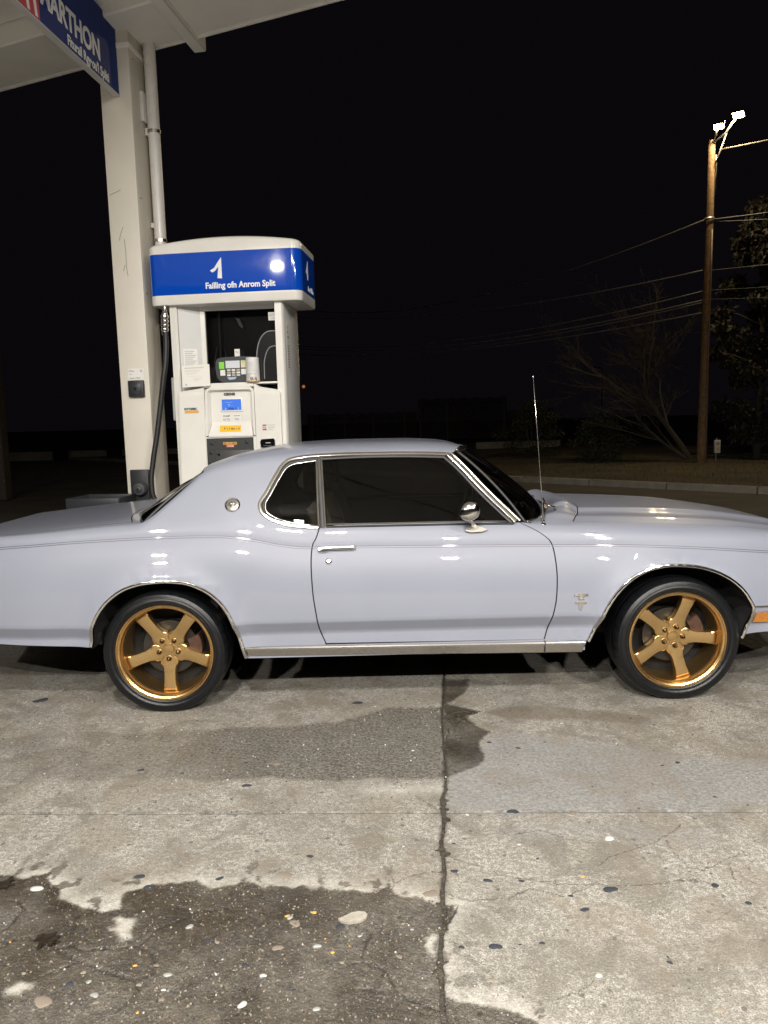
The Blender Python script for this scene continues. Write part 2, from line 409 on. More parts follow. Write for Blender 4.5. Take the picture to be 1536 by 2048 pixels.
CRACKS=[[(-1.253,-1.858),(-1.227,-1.848),(-1.2,-1.811),(-1.165,-1.801),(-1.109,-1.819),(-1.046,-1.855),(-1.003,-1.845),(-0.955,-1.869),(-0.897,-1.86),(-0.797,-1.858),(-0.778,-1.82),(-0.752,-1.775),(-0.711,-1.747),(-0.675,-1.73),(-0.667,-1.7),(-0.618,-1.695),(-0.554,-1.685)],[(-0.667,-1.7),(-0.697,-1.68),(-0.741,-1.672)],[(-0.797,-1.858),(-0.74,-1.892),(-0.721,-1.929),(-0.72,-1.979),(-0.767,-1.992),(-0.816,-1.976),(-0.859,-1.96),(-0.907,-1.933),(-0.953,-1.911),(-1.011,-1.883),(-1.05,-1.855)],[(-0.953,-1.911),(-0.977,-1.926),(-1.004,-1.95),(-1.051,-1.978)],[(-0.765,-1.997),(-0.736,-2.031),(-0.743,-2.063),(-0.758,-2.081),(-0.774,-2.115)],[(-0.077,-1.823),(-0.095,-1.888),(-0.098,-1.94),(-0.067,-1.962),(-0.033,-1.983),(0.008,-2.069),(0.042,-2.097),(0.076,-2.116),(0.129,-2.139)],[(-0.097,-1.945),(-0.134,-1.949)],[(-1.273,-1.791),(-1.259,-1.757),(-1.244,-1.721),(-1.241,-1.659),(-1.286,-1.619),(-1.347,-1.616)],[(-0.116,-2.051),(-0.034,-2.063)],[(0.156,-1.82),(0.216,-1.702)],[(0.275,-0.474),(0.305,-0.358),(0.3,-0.265),(0.355,-0.236),(0.431,-0.158)]]
JOINTX=[(0.349,0.473),(0.31,0.081),(0.282,-0.199),(0.262,-0.556),(0.248,-0.808),(0.236,-0.921),(0.213,-1.046),(0.208,-1.182),(0.186,-1.355),(0.184,-1.51),(0.164,-1.648),(0.164,-1.749),(0.143,-1.864),(0.132,-1.968),(0.13,-2.082),(0.126,-2.181)]
STONES=[(-2.055,0.229,0.0917,0),(-1.605,-0.446,0.0411,1),(-1.572,-0.21,0.0546,1),(-1.167,-0.686,0.0334,0),(-0.537,-0.654,0.0429,1),(-0.641,-0.859,0.0449,0),(-0.178,0.068,0.0744,0),(-0.856,0.009,0.0456,1),(-0.903,-1.504,0.0453,0),(-0.855,-1.565,0.0389,0),(-0.615,-1.527,0.034,0),(-0.306,-1.408,0.0372,0),(-0.385,-1.513,0.0609,2),(0.234,-1.347,0.0226,0),(0.219,-1.518,0.0337,0),(0.328,-1.576,0.0346,0),(0.445,-1.584,0.0258,0),(0.734,-1.641,0.0553,0),(0.622,-1.74,0.0387,0),(1.093,-1.634,0.0351,0),(1.16,-1.728,0.0289,0),(0.206,-1.899,0.0258,0),(0.305,-1.898,0.0454,0),(0.382,-1.892,0.0152,0),(0.45,-1.888,0.0197,0),(0.583,-1.951,0.0206,1),(0.805,-1.981,0.0174,0),(0.272,-2.033,0.0242,2),(0.42,-2.013,0.0172,2),(0.682,-2.02,0.0142,1),(0.6,-2.072,0.0125,0),(0.873,-2.156,0.0239,2),(0.594,-1.67,0.0232,0),(0.698,-1.666,0.0199,1),(0.127,-1.639,0.0542,2),(-0.994,-2.069,0.0685,2),(-0.946,-2.007,0.0294,0),(-0.668,-1.981,0.0296,3),(-0.855,-2.05,0.0259,3),(-0.624,-1.477,0.0292,1),(0.497,-1.131,0.0486,0),(0.732,-1.154,0.04,2),(1.321,-0.744,0.0316,0),(0.766,-0.496,0.0244,0),(0.622,-0.555,0.0337,0),(0.491,-0.486,0.0344,0),(-0.447,-1.949,0.027,0),(-0.339,-1.743,0.0245,3),(-0.656,-1.774,0.026,3),(-0.108,-1.837,0.0188,3),(-0.386,-1.992,0.0205,4),(-0.526,-1.982,0.0118,4),(-0.663,-2.038,0.0144,4),(-0.426,-2.098,0.0279,4),(-0.239,-1.877,0.0278,3),(-0.219,-2.12,0.022,3),(0.583,-2.025,0.0256,4),(0.823,-1.34,0.045,4),(0.477,-1.365,0.0187,4),(0.661,-1.567,0.0173,5),(-0.711,-2.117,0.0111,5),(-0.777,-1.94,0.0136,5),(-0.348,-1.735,0.0164,5),(-0.262,-1.721,0.0181,5),(-0.189,-1.906,0.0122,5),(-0.36,-1.879,0.034,1),(-0.603,-1.36,0.0266,2),(-0.473,-1.966,0.0149,1),(-0.173,-1.792,0.0352,0),(-0.319,-1.77,0.0388,1),(0.5,-1.971,0.0132,2),(0.413,-1.432,0.0146,2),(0.527,-1.456,0.0181,0),(0.57,-1.467,0.0216,1),(0.304,-1.515,0.0177,1)]

# ------------------------------------------------------------------ forecourt concrete
def vnoise(x, y, s, seed=0):
    """smooth value noise in 0..1"""
    r = np.random.default_rng(seed); G = r.random((256, 256))
    u = np.asarray(x) * s + 1000.3; v = np.asarray(y) * s + 1000.7
    i = np.floor(u).astype(int); j = np.floor(v).astype(int); a = u - i; b = v - j
    a = a * a * (3 - 2 * a); b = b * b * (3 - 2 * b)
    g = lambda p, q: G[p % 256, q % 256]
    return (g(i, j) * (1 - a) + g(i + 1, j) * a) * (1 - b) + (g(i, j + 1) * (1 - a) + g(i + 1, j + 1) * a) * b
def fbm(x, y, s, o=4, seed=0):
    t = 0; w = .5; n = 0
    for k in range(o): t = t + w * vnoise(x, y, s * 2.03 ** k, seed + k); n += w; w *= .55
    return t / n
def seg_dist(X, Y, P, closed=True):
    P = np.asarray(P, float); Q = np.roll(P, -1, 0) if closed else P[1:]; A = P if closed else P[:-1]
    D = np.full(X.shape, 1e9)
    for (ax, ay), (bx, by) in zip(A, Q):
        dx, dy = bx - ax, by - ay; L = dx * dx + dy * dy + 1e-12
        t = np.clip(((X - ax) * dx + (Y - ay) * dy) / L, 0, 1)
        D = np.minimum(D, (X - ax - t * dx) ** 2 + (Y - ay - t * dy) ** 2)
    return np.sqrt(D)
def inside(X, Y, P):
    P = np.asarray(P, float); c = np.zeros(X.shape, bool)
    for (ax, ay), (bx, by) in zip(P, np.roll(P, -1, 0)):
        if ay == by: continue
        c ^= ((ay > Y) != (by > Y)) & (X < (bx - ax) * (Y - ay) / (by - ay) + ax)
    return c
def region(X, Y, P, edge, wob=.02, ws=14, seed=0):
    """soft mask of a stain outline whose border is broken up"""
    xw = X + wob * (fbm(X, Y, ws, 4, seed) - .5) * 2; yw = Y + wob * (fbm(X, Y, ws, 4, seed + 50) - .5) * 2
    P = np.asarray(P); m = np.zeros(X.shape)
    b = (X > P[:, 0].min() - .1) & (X < P[:, 0].max() + .1) & (Y > P[:, 1].min() - .1) & (Y < P[:, 1].max() + .1)
    if not b.any(): return m
    d = seg_dist(xw[b], yw[b], P); d = np.where(inside(xw[b], yw[b], P), d, -d)
    m[b] = sstep(d / edge * .5 + .5)
    return m

_jp = np.array(JOINTX)[::-1]
_jx = pchip(_jp[:, 1], _jp[:, 0])
def joint_x(y):
    y = np.asarray(y, float)
    return np.where((y > _jp[0, 1]) & (y < _jp[-1, 1]), _jx(np.clip(y, _jp[0, 1], _jp[-1, 1])), np.where(y >= _jp[-1, 1], _jp[-1, 0] + (y - _jp[-1, 1]) * .085, _jp[0, 0] + (y - _jp[0, 1]) * .085))
def joint_y(x): return -1.122 - .040 * (np.asarray(x, float) - .2)

def make_concrete():
    m, n, l, b = new_mat('forecourt_concrete')
    N = lambda t: n.new(t)
    tc = N('ShaderNodeTexCoord')
    def noise(s, d=6, r=.6, dist=0):
        t = N('ShaderNodeTexNoise'); t.inputs['Scale'].default_value = s; t.inputs['Detail'].default_value = d
        t.inputs['Roughness'].default_value = r; t.inputs['Distortion'].default_value = dist
        l.new(tc.outputs['Object'], t.inputs['Vector']); return t
    def rng_(src, a, c, lo=0., hi=1.):
        t = N('ShaderNodeMapRange'); t.inputs['From Min'].default_value = a; t.inputs['From Max'].default_value = c
        t.inputs['To Min'].default_value = lo; t.inputs['To Max'].default_value = hi; l.new(src, t.inputs['Value']); return t.outputs['Result']
    def mix(f, A, B, blend='MIX'):
        t = N('ShaderNodeMix'); t.data_type = 'RGBA'; t.blend_type = blend
        if isinstance(f, float): t.inputs['Factor'].default_value = f
        else: l.new(f, t.inputs['Factor'])
        for k, q in ((6, A), (7, B)):
            if isinstance(q, tuple): t.inputs[k].default_value = (*q, 1)
            else: l.new(q, t.inputs[k])
        return t.outputs[2]
    def math_(op, A, B=None, clamp=False):
        t = N('ShaderNodeMath'); t.operation = op; t.use_clamp = clamp
        for k, q in ((0, A), (1, B)):
            if q is None: continue
            if isinstance(q, (int, float)): t.inputs[k].default_value = q
            else: l.new(q, t.inputs[k])
        return t.outputs[0]
    def attr(a):
        t = N('ShaderNodeAttribute'); t.attribute_name = a; return t.outputs['Fac']
    # cement: broad mottling, trowel marks, exposed fines
    c = mix(rng_(noise(1.7, 7, .62).outputs['Fac'], .34, .66), (.240, .226, .199), (.385, .365, .327))
    c = mix(rng_(noise(7, 8, .7, 1.2).outputs['Fac'], .42, .64, 0, .55), c, (.43, .41, .37))
    c = mix(rng_(noise(4.3, 6, .65, .6).outputs['Fac'],   .48, .62, 0, .72), c, (.112, .099, .078))
    c = mix(rng_(noise(55, 5, .7).outputs['Fac'], .42, .58, 0, .70), c, (.135, .124, .106))
    c = mix(rng_(noise(190, 3, .8).outputs['Fac'], .46, .56, 0, .72), c, (.070, .064, .055))
    c = mix(rng_(noise(23, 6, .75).outputs['Fac'], .50, .62, 0, .55), c, (.115, .102, .083))
    # sand and small aggregate in the surface
    def cells(scale, rand=1.0, warp=.012):
        v = N('ShaderNodeTexVoronoi'); v.inputs['Scale'].default_value = scale; v.inputs['Randomness'].default_value = rand
        w = noise(scale * .5, 2)
        a = N('ShaderNodeVectorMath'); a.operation = 'MULTIPLY_ADD'; a.inputs[1].default_value = (warp,) * 3
        l.new(w.outputs['Color'], a.inputs[0]); l.new(tc.outputs['Object'], a.inputs[2]); l.new(a.outputs[0], v.inputs['Vector'])
        return v
    v1 = cells(95); sep1 = N('ShaderNodeSeparateColor'); l.new(v1.outputs['Color'], sep1.inputs[0])
    c = mix(math_('MULTIPLY', math_('MULTIPLY', rng_(sep1.outputs[0], .55, .75), rng_(v1.outputs['Distance'], .60, .30, 0, .62)), rng_(noise(8, 5, .65).outputs['Fac'], .35, .62, .25, 1.0)), c, (.120, .104, .083))
    c = mix(math_('MULTIPLY', rng_(sep1.outputs[1], .86, .89), rng_(v1.outputs['Distance'], .46, .34, 0, .5)), c, (.29, .275, .245))
    v2 = cells(38, 1, .02); sep2 = N('ShaderNodeSeparateColor'); l.new(v2.outputs['Color'], sep2.inputs[0])
    c = mix(math_('MULTIPLY', rng_(sep2.outputs[0], .93, .945), rng_(v2.outputs['Distance'], .36, .27, 0, .8)), c, (.065, .060, .055))
    c = mix(math_('MULTIPLY', rng_(sep2.outputs[2], .945, .96), rng_(v2.outputs['Distance'], .40, .30, 0, .55)), c, (.15, .12, .085))
    # regions read from the mesh: worn grey, oil, exposed band, wet
    c = mix(math_('MULTIPLY', attr('grey'), .75), c, mix(rng_(noise(60, 5, .7).outputs['Fac'], .4, .6), (.120, .119, .117), (.215, .213, .209)))
    c = mix(math_('MULTIPLY', attr('oil'), .72), c, (.100, .080, .058))
    c = mix(math_('MULTIPLY', attr('stain'), .55), c, (.145, .12, .088))
    c = mix(math_('MULTIPLY', attr('pale'), .75), c, mix(rng_(noise(40, 5, .7).outputs['Fac'], .4, .6), (.29, .275, .245), (.41, .392, .352)))
    band = attr('band')
    c = mix(math_('MULTIPLY', band, .78), c, mix(rng_(noise(70, 6, .8).outputs['Fac'], .42, .60), (.030, .027, .023), (.175, .160, .137)))
    wet = attr('wet')
    wc = mix(1.0, c, (.20, .172, .135), 'MULTIPLY')
    wc = mix(rng_(noise(5, 7, .68).outputs['Fac'], .36, .60, 0, .85), wc, (.026, .021, .015))
    wc = mix(rng_(noise(13, 6, .7).outputs['Fac'], .54, .70, 0, .6), wc, (.085, .070, .050))
    c = mix(math_('MULTIPLY', wet, .97), c, wc)
    crack = attr('crack')
    c = mix(crack, c, (.030, .026, .021))
    l.new(c, b.inputs['Base Color'])
    # wetness decides the gloss
    rr = rng_(noise(26, 6, .7).outputs['Fac'], .35, .65, .07, .36)
    dr = rng_(noise(20, 5, .7).outputs['Fac'], .35, .65, .62, .88)
    r = N('ShaderNodeMix'); r.data_type = 'FLOAT'
    l.new(math_('MAXIMUM', wet, math_('MULTIPLY', band, .55)), r.inputs['Factor']); l.new(dr, r.inputs[2]); l.new(rr, r.inputs[3])
    l.new(r.outputs[0], b.inputs['Roughness'])
    h = math_('ADD', math_('MULTIPLY', noise(140, 5, .75).outputs['Fac'], 1.0), math_('MULTIPLY', v1.outputs['Distance'], .55))
    h = math_('ADD', h, math_('MULTIPLY', noise(34, 4, .6).outputs['Fac'], 1.1))
    bp = N('ShaderNodeBump'); bp.inputs['Distance'].default_value = .0045
    l.new(math_('ADD', .55, math_('MULTIPLY', math_('MAXIMUM', wet, band), .45)), bp.inputs['Strength'])
    l.new(h, bp.inputs['Height']); l.new(bp.outputs['Normal'], b.inputs['Normal'])
    return m
CONCRETE = make_concrete()

forecourt = tag(empty('forecourt_pavement', (0, 0, 0)), kind='structure')
def fields(X, Y):
    wet = region(X, Y, WET, .010, .030, 16, 1)
    for k, Hh in enumerate((WETHOLE1, WETHOLE2, WETHOLE3)): wet *= 1 - region(X, Y, Hh, .012, .028, 22, 20 + k)
    wet0 = wet.copy(); wet = np.maximum(wet, 1.0 * region(X, Y, CRACKWET, .010, .016, 16, 3))
    dW = seg_dist(X, Y, WET)
    pale = np.exp(-(dW / .050) ** 2) * (wet0 < .5) * (.05 + 1.1 * fbm(X, Y, 9, 4, 51)) * (Y < -1.3)
    for Hh in (WETHOLE1, WETHOLE2, WETHOLE3): pale = np.maximum(pale, .8 * region(X, Y, Hh, .02, .028, 22, 20))
    pale = np.clip(np.maximum(pale, .8 * np.exp(-((Y + .93) / .05) ** 2) * sstep((X + .35) / .4) * (X < joint_x(Y)) * fbm(X, Y, 9, 3, 52) * 1.3), 0, 1)
    # drips and islands at the rim of the wet area
    isl = sstep((fbm(X, Y, 20, 4, 77) - .66) / .03) * np.exp(-(seg_dist(X, Y, WET) / .12) ** 2)
    wet = np.clip(wet + .8 * isl * (wet < .5) - .0 * isl, 0, 1)
    wet *= .82 + .36 * (fbm(X, Y, 5, 4, 9) - .5) * 2
    band = region(X, Y, BAND, .022, .035, 9, 4) * np.clip(.42 + .85 * sstep((X + 1.9) / 2.0) - 1.2 * np.clip(.46 - fbm(X, Y, 5, 4, 33), 0, 1), 0, 1)
    grey = np.maximum(region(X, Y, GREY, .05, .05, 6, 5), .6 * region(X, Y, BLUISH, .06, .05, 8, 6))
    oil = np.maximum(region(X, Y, OIL1, .018, .03, 9, 7), .8 * region(X, Y, OIL2, .03, .02, 12, 8)) * (.65 + .5 * fbm(X, Y, 30, 3, 61))
    stain = region(X, Y, DAMP2, .12, .06, 6, 10) * .35
    # ring-shaped old gum and drip stains
    for cx, cy, rr_ in ((.781, -1.851, .034), (.79, -1.80, .016), (.62, -1.70, .022), (-.30, -1.58, .020), (.05, -1.66, .018)):
        d = np.hypot(X - cx, (Y - cy)); stain = np.maximum(stain, sstep((rr_ - d + .02 * (fbm(X, Y, 60, 3, 5) - .5)) / .006))
    stain = np.maximum(stain, .62 * sstep((fbm(X, Y, 5.5, 6, 90) - .555) / .05))
    crack = np.zeros(X.shape); depth = np.zeros(X.shape)
    xw = X + .010 * (fbm(X, Y, 45, 3, 40) - .5) * 2; yw = Y + .010 * (fbm(X, Y, 45, 3, 41) - .5) * 2
    for P in CRACKS:
        d = seg_dist(xw, yw, P, False); w = .0034 * (.45 + 1.2 * vnoise(X, Y, 30, 42))
        crack = np.maximum(crack, .95 * sstep(1.5 - d / w)); depth = np.maximum(depth, np.exp(-(d / (w * 1.3)) ** 2))
    fine = np.zeros(X.shape)
    for P in FINE:
        d = seg_dist(xw, yw, P, False); fine = np.maximum(fine, .80 * sstep(1.4 - d / .0019))
    crack = np.maximum(crack, fine)
    # dirty ragged lips along the open joint
    dj = np.abs(X - joint_x(Y)); lip = sstep(1.3 - dj / (.010 + .022 * fbm(X, Y, 24, 3, 70) ** 2)) * (.25 + .75 * (Y < .45))
    crack = np.maximum(crack, .55 * lip)
    dj2 = np.abs(Y - joint_y(X)); crack = np.maximum(crack, .75 * sstep(1.2 - dj2 / (.008 + .016 * fbm(X, Y, 20, 3, 71) ** 3)))
    z = .0030 * (fbm(X, Y, 4, 3, 11) - .5) - .0045 * depth - .002 * wet * (fbm(X, Y, 22, 3, 12)) - .0015 * band
    z += (.0016 * (fbm(X, Y, 75, 3, 13) - .5)) * (.4 + wet + band)
    return dict(pale=pale, wet=wet, band=band, grey=grey, oil=oil, stain=stain, crack=np.clip(crack, 0, 1)), z

def grid_slab(left, near, ext=False):
    """one fine slab of the four that meet at the joint crossing"""
    nr_ = 330 if near else 190
    ys = np.linspace(0, 1, nr_); nx = 640 if near else 420
    t = np.linspace(0, 1, nx) ** 1.25
    if left: t = 1 - t[::-1]
    if not near: ys = ys ** 1.3
    rows = []
    for s in ys:
        y_nom = (-2.75 + s * (1.63)) if near else (-1.122 + s * 2.55)
        rows.append(y_nom)
    rows = np.array(rows)
    Y0 = np.repeat(rows[:, None], nx, 1)
    xj = joint_x(Y0[:, :1])
    q_ = fbm(Y0[:, :1] * 0 + (1 if left else 2), Y0[:, :1], 26, 4, 44)
    gap = .0055 + .028 * np.clip(q_ - .47, 0, 1) + .010 * sstep((q_ - .60) / .04)
    gap = gap * np.where(Y0[:, :1] < -.95, 1.3, .75)
    if left: X0 = -2.9 + (xj - gap + 2.9) * t[None, :]
    else: X0 = xj + gap + (2.9 - xj - gap) * t[None, :]
    # run the transverse joint along its own line
    jy = joint_y(X0)
    gy = .0064 + .012 * np.clip(fbm(X0, X0 * 0 + (5 if near else 6), 22, 3, 45) - .5, 0, 1)
    if near: Y0 = -2.75 + (jy - gy + 2.75) * ys[:, None]
    else: Y0 = jy + gy + (1.43 - jy - gy) * ys[:, None]
    F, z = fields(X0.ravel(), Y0.ravel())
    nr = len(ys)
    V = np.stack([X0.ravel(), Y0.ravel(), z], -1).reshape(nr, nx, 3)
    # worn arrises and a skirt down into the joint
    Vp = np.pad(V, ((1, 1), (1, 1), (0, 0)), 'edge'); Vp[0, :, 2] = Vp[-1, :, 2] = -.05; Vp[:, 0, 2] = Vp[:, -1, 2] = -.05
    A = {k: np.pad(a.reshape(nr, nx), 1, 'edge').ravel() for k, a in F.items()}
    R, Cc = nr + 2, nx + 2
    idx = np.arange(R * Cc).reshape(R, Cc)
    q = np.stack([idx[:-1, :-1], idx[:-1, 1:], idx[1:, 1:], idx[1:, :-1]], -1).reshape(-1, 4)
    me = bpy.data.meshes.new('concrete_slab')
    me.vertices.add(R * Cc); me.vertices.foreach_set('co', Vp.reshape(-1))
    me.loops.add(q.size); me.loops.foreach_set('vertex_index', q.ravel().astype(np.int32))
    me.polygons.add(len(q)); me.polygons.foreach_set('loop_start', np.arange(0, q.size, 4, dtype=np.int32))
    me.update(calc_edges=True)
    me.polygons.foreach_set('use_smooth', [True] * len(q))
    for k, a in A.items():
        at = me.attributes.new(k, 'FLOAT', 'POINT'); at.data.foreach_set('value', a.astype(np.float32))
    me.materials.append(CONCRETE)
    o = bpy.data.objects.new('concrete_slab', me); COL.objects.link(o); o.parent = forecourt
    return o
SLABS = {(lf, nr): grid_slab(lf, nr) for lf in (True, False) for nr in (True, False)}
tag(SLABS[(True, True)], label='concrete slab with the large wet patch and light pebbles')
tag(SLABS[(False, True)], label='pale dry concrete slab with hairline cracks')
tag(SLABS[(True, False)], label='concrete slab under the rear wheel with a dark exposed stone band')
tag(SLABS[(False, False)], label='concrete slab under the front wheel with a worn grey patch')
# plain slabs carrying the paving on past the fine ones
for (a, b_, c, d_) in ((-9.5, -2.908, -2.75, 1.43), (2.908, 9.5, -2.75, 1.43), (-9.5, -2.908, 1.438, 5.2), (-2.9, 2.9, 1.438, 5.2), (2.908, 9.5, 1.438, 5.2),
                       (-9.5, -2.908, -9.5, -2.758), (-2.9, 2.9, -9.5, -2.758), (2.908, 9.5, -9.5, -2.758)):
    put('concrete_slab', rbox(a, b_, c, d_, -.12, -.0012, .003, 1), CONCRETE, forecourt)
jf = Shape()
yy = np.linspace(-2.75, 1.43, 260)
for sgn in (0,):
    xs_ = joint_x(yy); L = np.stack([xs_ - .035, yy, np.full_like(yy, -.0075)], -1); Rr = np.stack([xs_ + .035, yy, np.full_like(yy, -.012)], -1)
    L[:, 2] += .007 * (fbm(yy, yy * 0, 30, 3, 3) - .6); Rr[:, 2] = L[:, 2]
    V = np.concatenate([L, Rr]); n_ = len(yy)
    jf.add((V, [(i, i + n_, i + n_ + 1, i + 1) for i in range(n_ - 1)]))
xx = np.linspace(-2.9, 2.9, 60); jy_ = joint_y(xx)
jf.add((np.concatenate([np.stack([xx, jy_ - .03, xx * 0 - .0135], -1), np.stack([xx, jy_ + .03, xx * 0 - .0135], -1)]), [(i, i + 60, i + 61, i + 1) for i in range(59)]))
put('joint_filler', jf, simple('dirty_joint_filler', (.040, .034, .026), .5, noise=.5, nscale=60, bump=.6, bscale=150), forecourt)

# stones set in the surface: the largest ones one by one, the small chips as one mass
VAR = []
for k in range(6):
    v, f = blob(2, (1, .58 + .10 * (k % 3), .30), .05, 100 + k)
    v = np.array(v); an_ = np.arctan2(v[:, 1], v[:, 0]); v[:, :2] *= (1 + .16 * np.sin(2 * an_ + k * 1.3) + .10 * np.sin(3 * an_ + k * 2.1))[:, None]
    me = bpy.data.meshes.new('stone'); me.from_pydata(v.tolist(), [], f); me.polygons.foreach_set('use_smooth', [True] * len(me.polygons))
    VAR.append(me)
SM = {}
def stone_mesh(k, mi):
    if (k, mi) not in SM:
        m = VAR[k].copy(); m.materials.append(STONE[mi]); SM[(k, mi)] = m
    return SM[(k, mi)]
def slab_of(x, y): return SLABS[(bool(x < joint_x(y)), bool(y < joint_y(x)))]
def add_stone(x, y, w, kind, proud=None):
    o = bpy.data.objects.new('stone', stone_mesh(int(rng.integers(6)), kind)); COL.objects.link(o)
    o.parent = slab_of(x, y); h = .18 + .1 * rng.random()
    flush = kind in (0, 1, 2)
    o.location = (x, y, (-.05 if flush else -.02) * w * .5)
    o.scale = (w * .5, w * .5, w * .5 * (h * (.55 if flush else 1.3)) / .30)
    o.rotation_euler = (0, 0, rng.uniform(-.5, .5) if w > .012 else rng.uniform(0, 6.28))
    return o
for x, y, w, k in STONES:
    if k == 2 and w > .03: k = 1
    add_stone(x, y, w, k)
_n = 0
WETP = np.array(WET)
while _n < 225:
    x = rng.uniform(-1.3, 1.7); y = rng.uniform(-2.28, .2)
    if abs(x) > (y + 4.4) * .56: continue
    w_ = inside(np.array([x]), np.array([y]), WETP)[0]
    if w_:
        k = int(rng.choice([0, 1, 2, 3, 4, 5], p=[.28, .33, .28, .09, .02, .0])); s = rng.uniform(.007, .020)
    else:
        if rng.random() < .30: continue
        k = int(rng.choice([0, 1, 2, 4], p=[.34, .36, .24, .06])); s = rng.uniform(.008, .019) if y > -1.2 else rng.uniform(.006, .013)
    if abs(x - joint_x(y)) < .02 or abs(y - joint_y(x)) < .015: continue
    add_stone(x, y, s, k); _n += 1
def chip_mass(slab, xr, yr, n, kinds, p, size, wetonly=None):
    by = {}
    for _ in range(n * 3):
        if n <= 0: break
        x = rng.uniform(*xr); y = rng.uniform(*yr)
        if slab_of(x, y) is not slab: continue
        iw = bool(inside(np.array([x]), np.array([y]), WETP)[0])
        if wetonly is not None and iw != wetonly: continue
        k = int(rng.choice(kinds, p=p)); s = rng.uniform(*size) * .5
        t = rng.uniform(0, 6.28); e = rng.uniform(.35, .8); m = 6
        ring = [(x + s * (math.cos(t) * math.cos(a) - e * math.sin(t) * math.sin(a)) * rng.uniform(.75, 1.1), y + s * (math.sin(t) * math.cos(a) + e * math.cos(t) * math.sin(a)) * rng.uniform(.75, 1.1)) for a in np.linspace(0, 2 * math.pi, m, endpoint=False)]
        V = [(a, c, -.0012) for a, c in ring] + [(x + (a - x) * .6, y + (c - y) * .6, s * .34) for a, c in ring]
        F = [(i, (i + 1) % m, m + (i + 1) % m, m + i) for i in range(m)] + [tuple(range(m, 2 * m))]
        by.setdefault(k, Shape()).add((V, F)); n -= 1
    for k, S_ in by.items(): tag(put('small_stones', S_, STONE[k], slab), kind='stuff')
chip_mass(SLABS[(True, True)], (-1.3, .25), (-2.3, -1.45), 2400, [0, 1, 2, 3, 4, 5], [.37, .34, .22, .055, .013, .002], (.003, .0105), True)
chip_mass(SLABS[(False, True)], (.1, .6), (-2.3, -1.7), 160, [0, 1, 2, 3, 4], [.2, .2, .2, .2, .2], (.003, .007), True)
chip_mass(SLABS[(False, True)], (.1, 1.9), (-2.3, -1.1), 330, [0, 1, 2, 4], [.42, .3, .18, .1], (.003, .007), False)
chip_mass(SLABS[(True, True)], (-1.9, .25), (-1.75, -1.1), 300, [0, 1, 2, 4], [.36, .34, .2, .1], (.003, .007), False)
chip_mass(SLABS[(True, False)], (-2.3, .3), (-1.1, .5), 1300, [0, 1, 2, 3, 4], [.34, .30, .2, .06, .10], (.005, .013))
chip_mass(SLABS[(False, False)], (.2, 2.3), (-1.15, .5), 420, [0, 1, 2, 4], [.3, .36, .26, .08], (.005, .012))

# loose things on the concrete
fs = Shape()
FO = [(-.075, -.008), (-.052, .002), (-.018, .022), (.008, .026), (.034, .023), (.046, .010), (.040, -.010), (.010, -.026), (-.030, -.030), (-.060, -.022)]
v, f = bprism([(a * .78, b_ * .95) for a, b_ in FO], 0.0, .008, .0025, 'xy', 2)
fo = put('flat_stone', (np.array(v) + [-.122, -1.757, .001], f), FLATSTONE, angle=50)
tag(base_at(fo, (-.122, -1.757, .001)), 'pale flat loose stone lying on the wet concrete left of the open joint', 'stone')
v, f = blob(2, (.026, .013, .006), .12, 5)
v = np.array(v); o = put('white_pebble', (v + [-1.245, -1.565, .004], f), STONE[4], smooth=True)
tag(base_at(o, (-1.245, -1.565, .004)), 'white oval pebble lying at the upper left rim of the wet patch', 'pebble')
def debris(cx, cy, R, seed, label):
    S_ = Shape(); r = random.Random(seed)
    for k in range(9):
        a = r.uniform(0, 6.28); d = R * .55 * math.sqrt(r.random()); x = cx + d * math.cos(a); y = cy + d * math.sin(a) * .8
        pts = []; m = 7; s = R * r.uniform(.35, .6); t = r.uniform(0, 6.28)
        for q in range(m):
            b_ = 2 * math.pi * q / m; rr_ = s * r.uniform(.6, 1.1)
            px, py = rr_ * math.cos(b_), rr_ * .45 * math.sin(b_)
            pts.append((x + px * math.cos(t) - py * math.sin(t), y + px * math.sin(t) + py * math.cos(t), .0025 + r.uniform(0, R * .09)))
        pts.append((x, y, .004 + R * .10 * r.random()))
        S_.add((pts, [(q, (q + 1) % m, m) for q in range(m)]))
    o = put('crumpled_leaf', S_, WETLEAF, angle=60)
    tag(base_at(o, (cx, cy, 0)), label, 'leaf')
WETLEAF = simple('wet_dark_leaf', (.016, .012, .008), .12, noise=.5, nscale=60, bump=.5, bscale=120)
debris(-1.098, -1.826, .060, 3, 'dark crumpled wet leaf lying where the wet cracks meet')
debris(-1.375, -1.535, .055, 8, 'dark crumpled wet leaf on the far edge of the wet patch, cut by the frame')


# ------------------------------------------------------------------ filling station: island, canopy, column, sign
PSI = math.radians(6.5)
PUMP0 = Vector((-1.25, 2.35, 0))
TU = Vector((math.cos(PSI), -math.sin(PSI), 0)); TN = Vector((math.sin(PSI), math.cos(PSI), 0))
def st(u, dep, z): return PUMP0 + TU * u + TN * dep + Vector((0, 0, z))      # island frame -> world
def st_empty(name, u, dep, z): 
    return empty(name, tuple(st(u, dep, z)), -PSI)
def loc(vf, u, dep, z):
    """island-frame coordinates -> coordinates of an empty placed by st_empty(u, dep, z)"""
    v, f = vf.get() if isinstance(vf, Shape) else vf
    return np.asarray(v, float) - [u, dep, z], f

isl = st_empty('pump_island', 0, 0, 0)
put('island_base', bprism([(-1.9 + .0, -.22), (1.3, -.22), (1.42, -.05), (1.42, .55), (1.3, .72), (-1.9, .72), (-2.02, .55), (-2.02, -.05)], -.05, .15, .025, 'xy'), KERBM, isl, local=True, angle=40)
tag(isl, kind='structure')

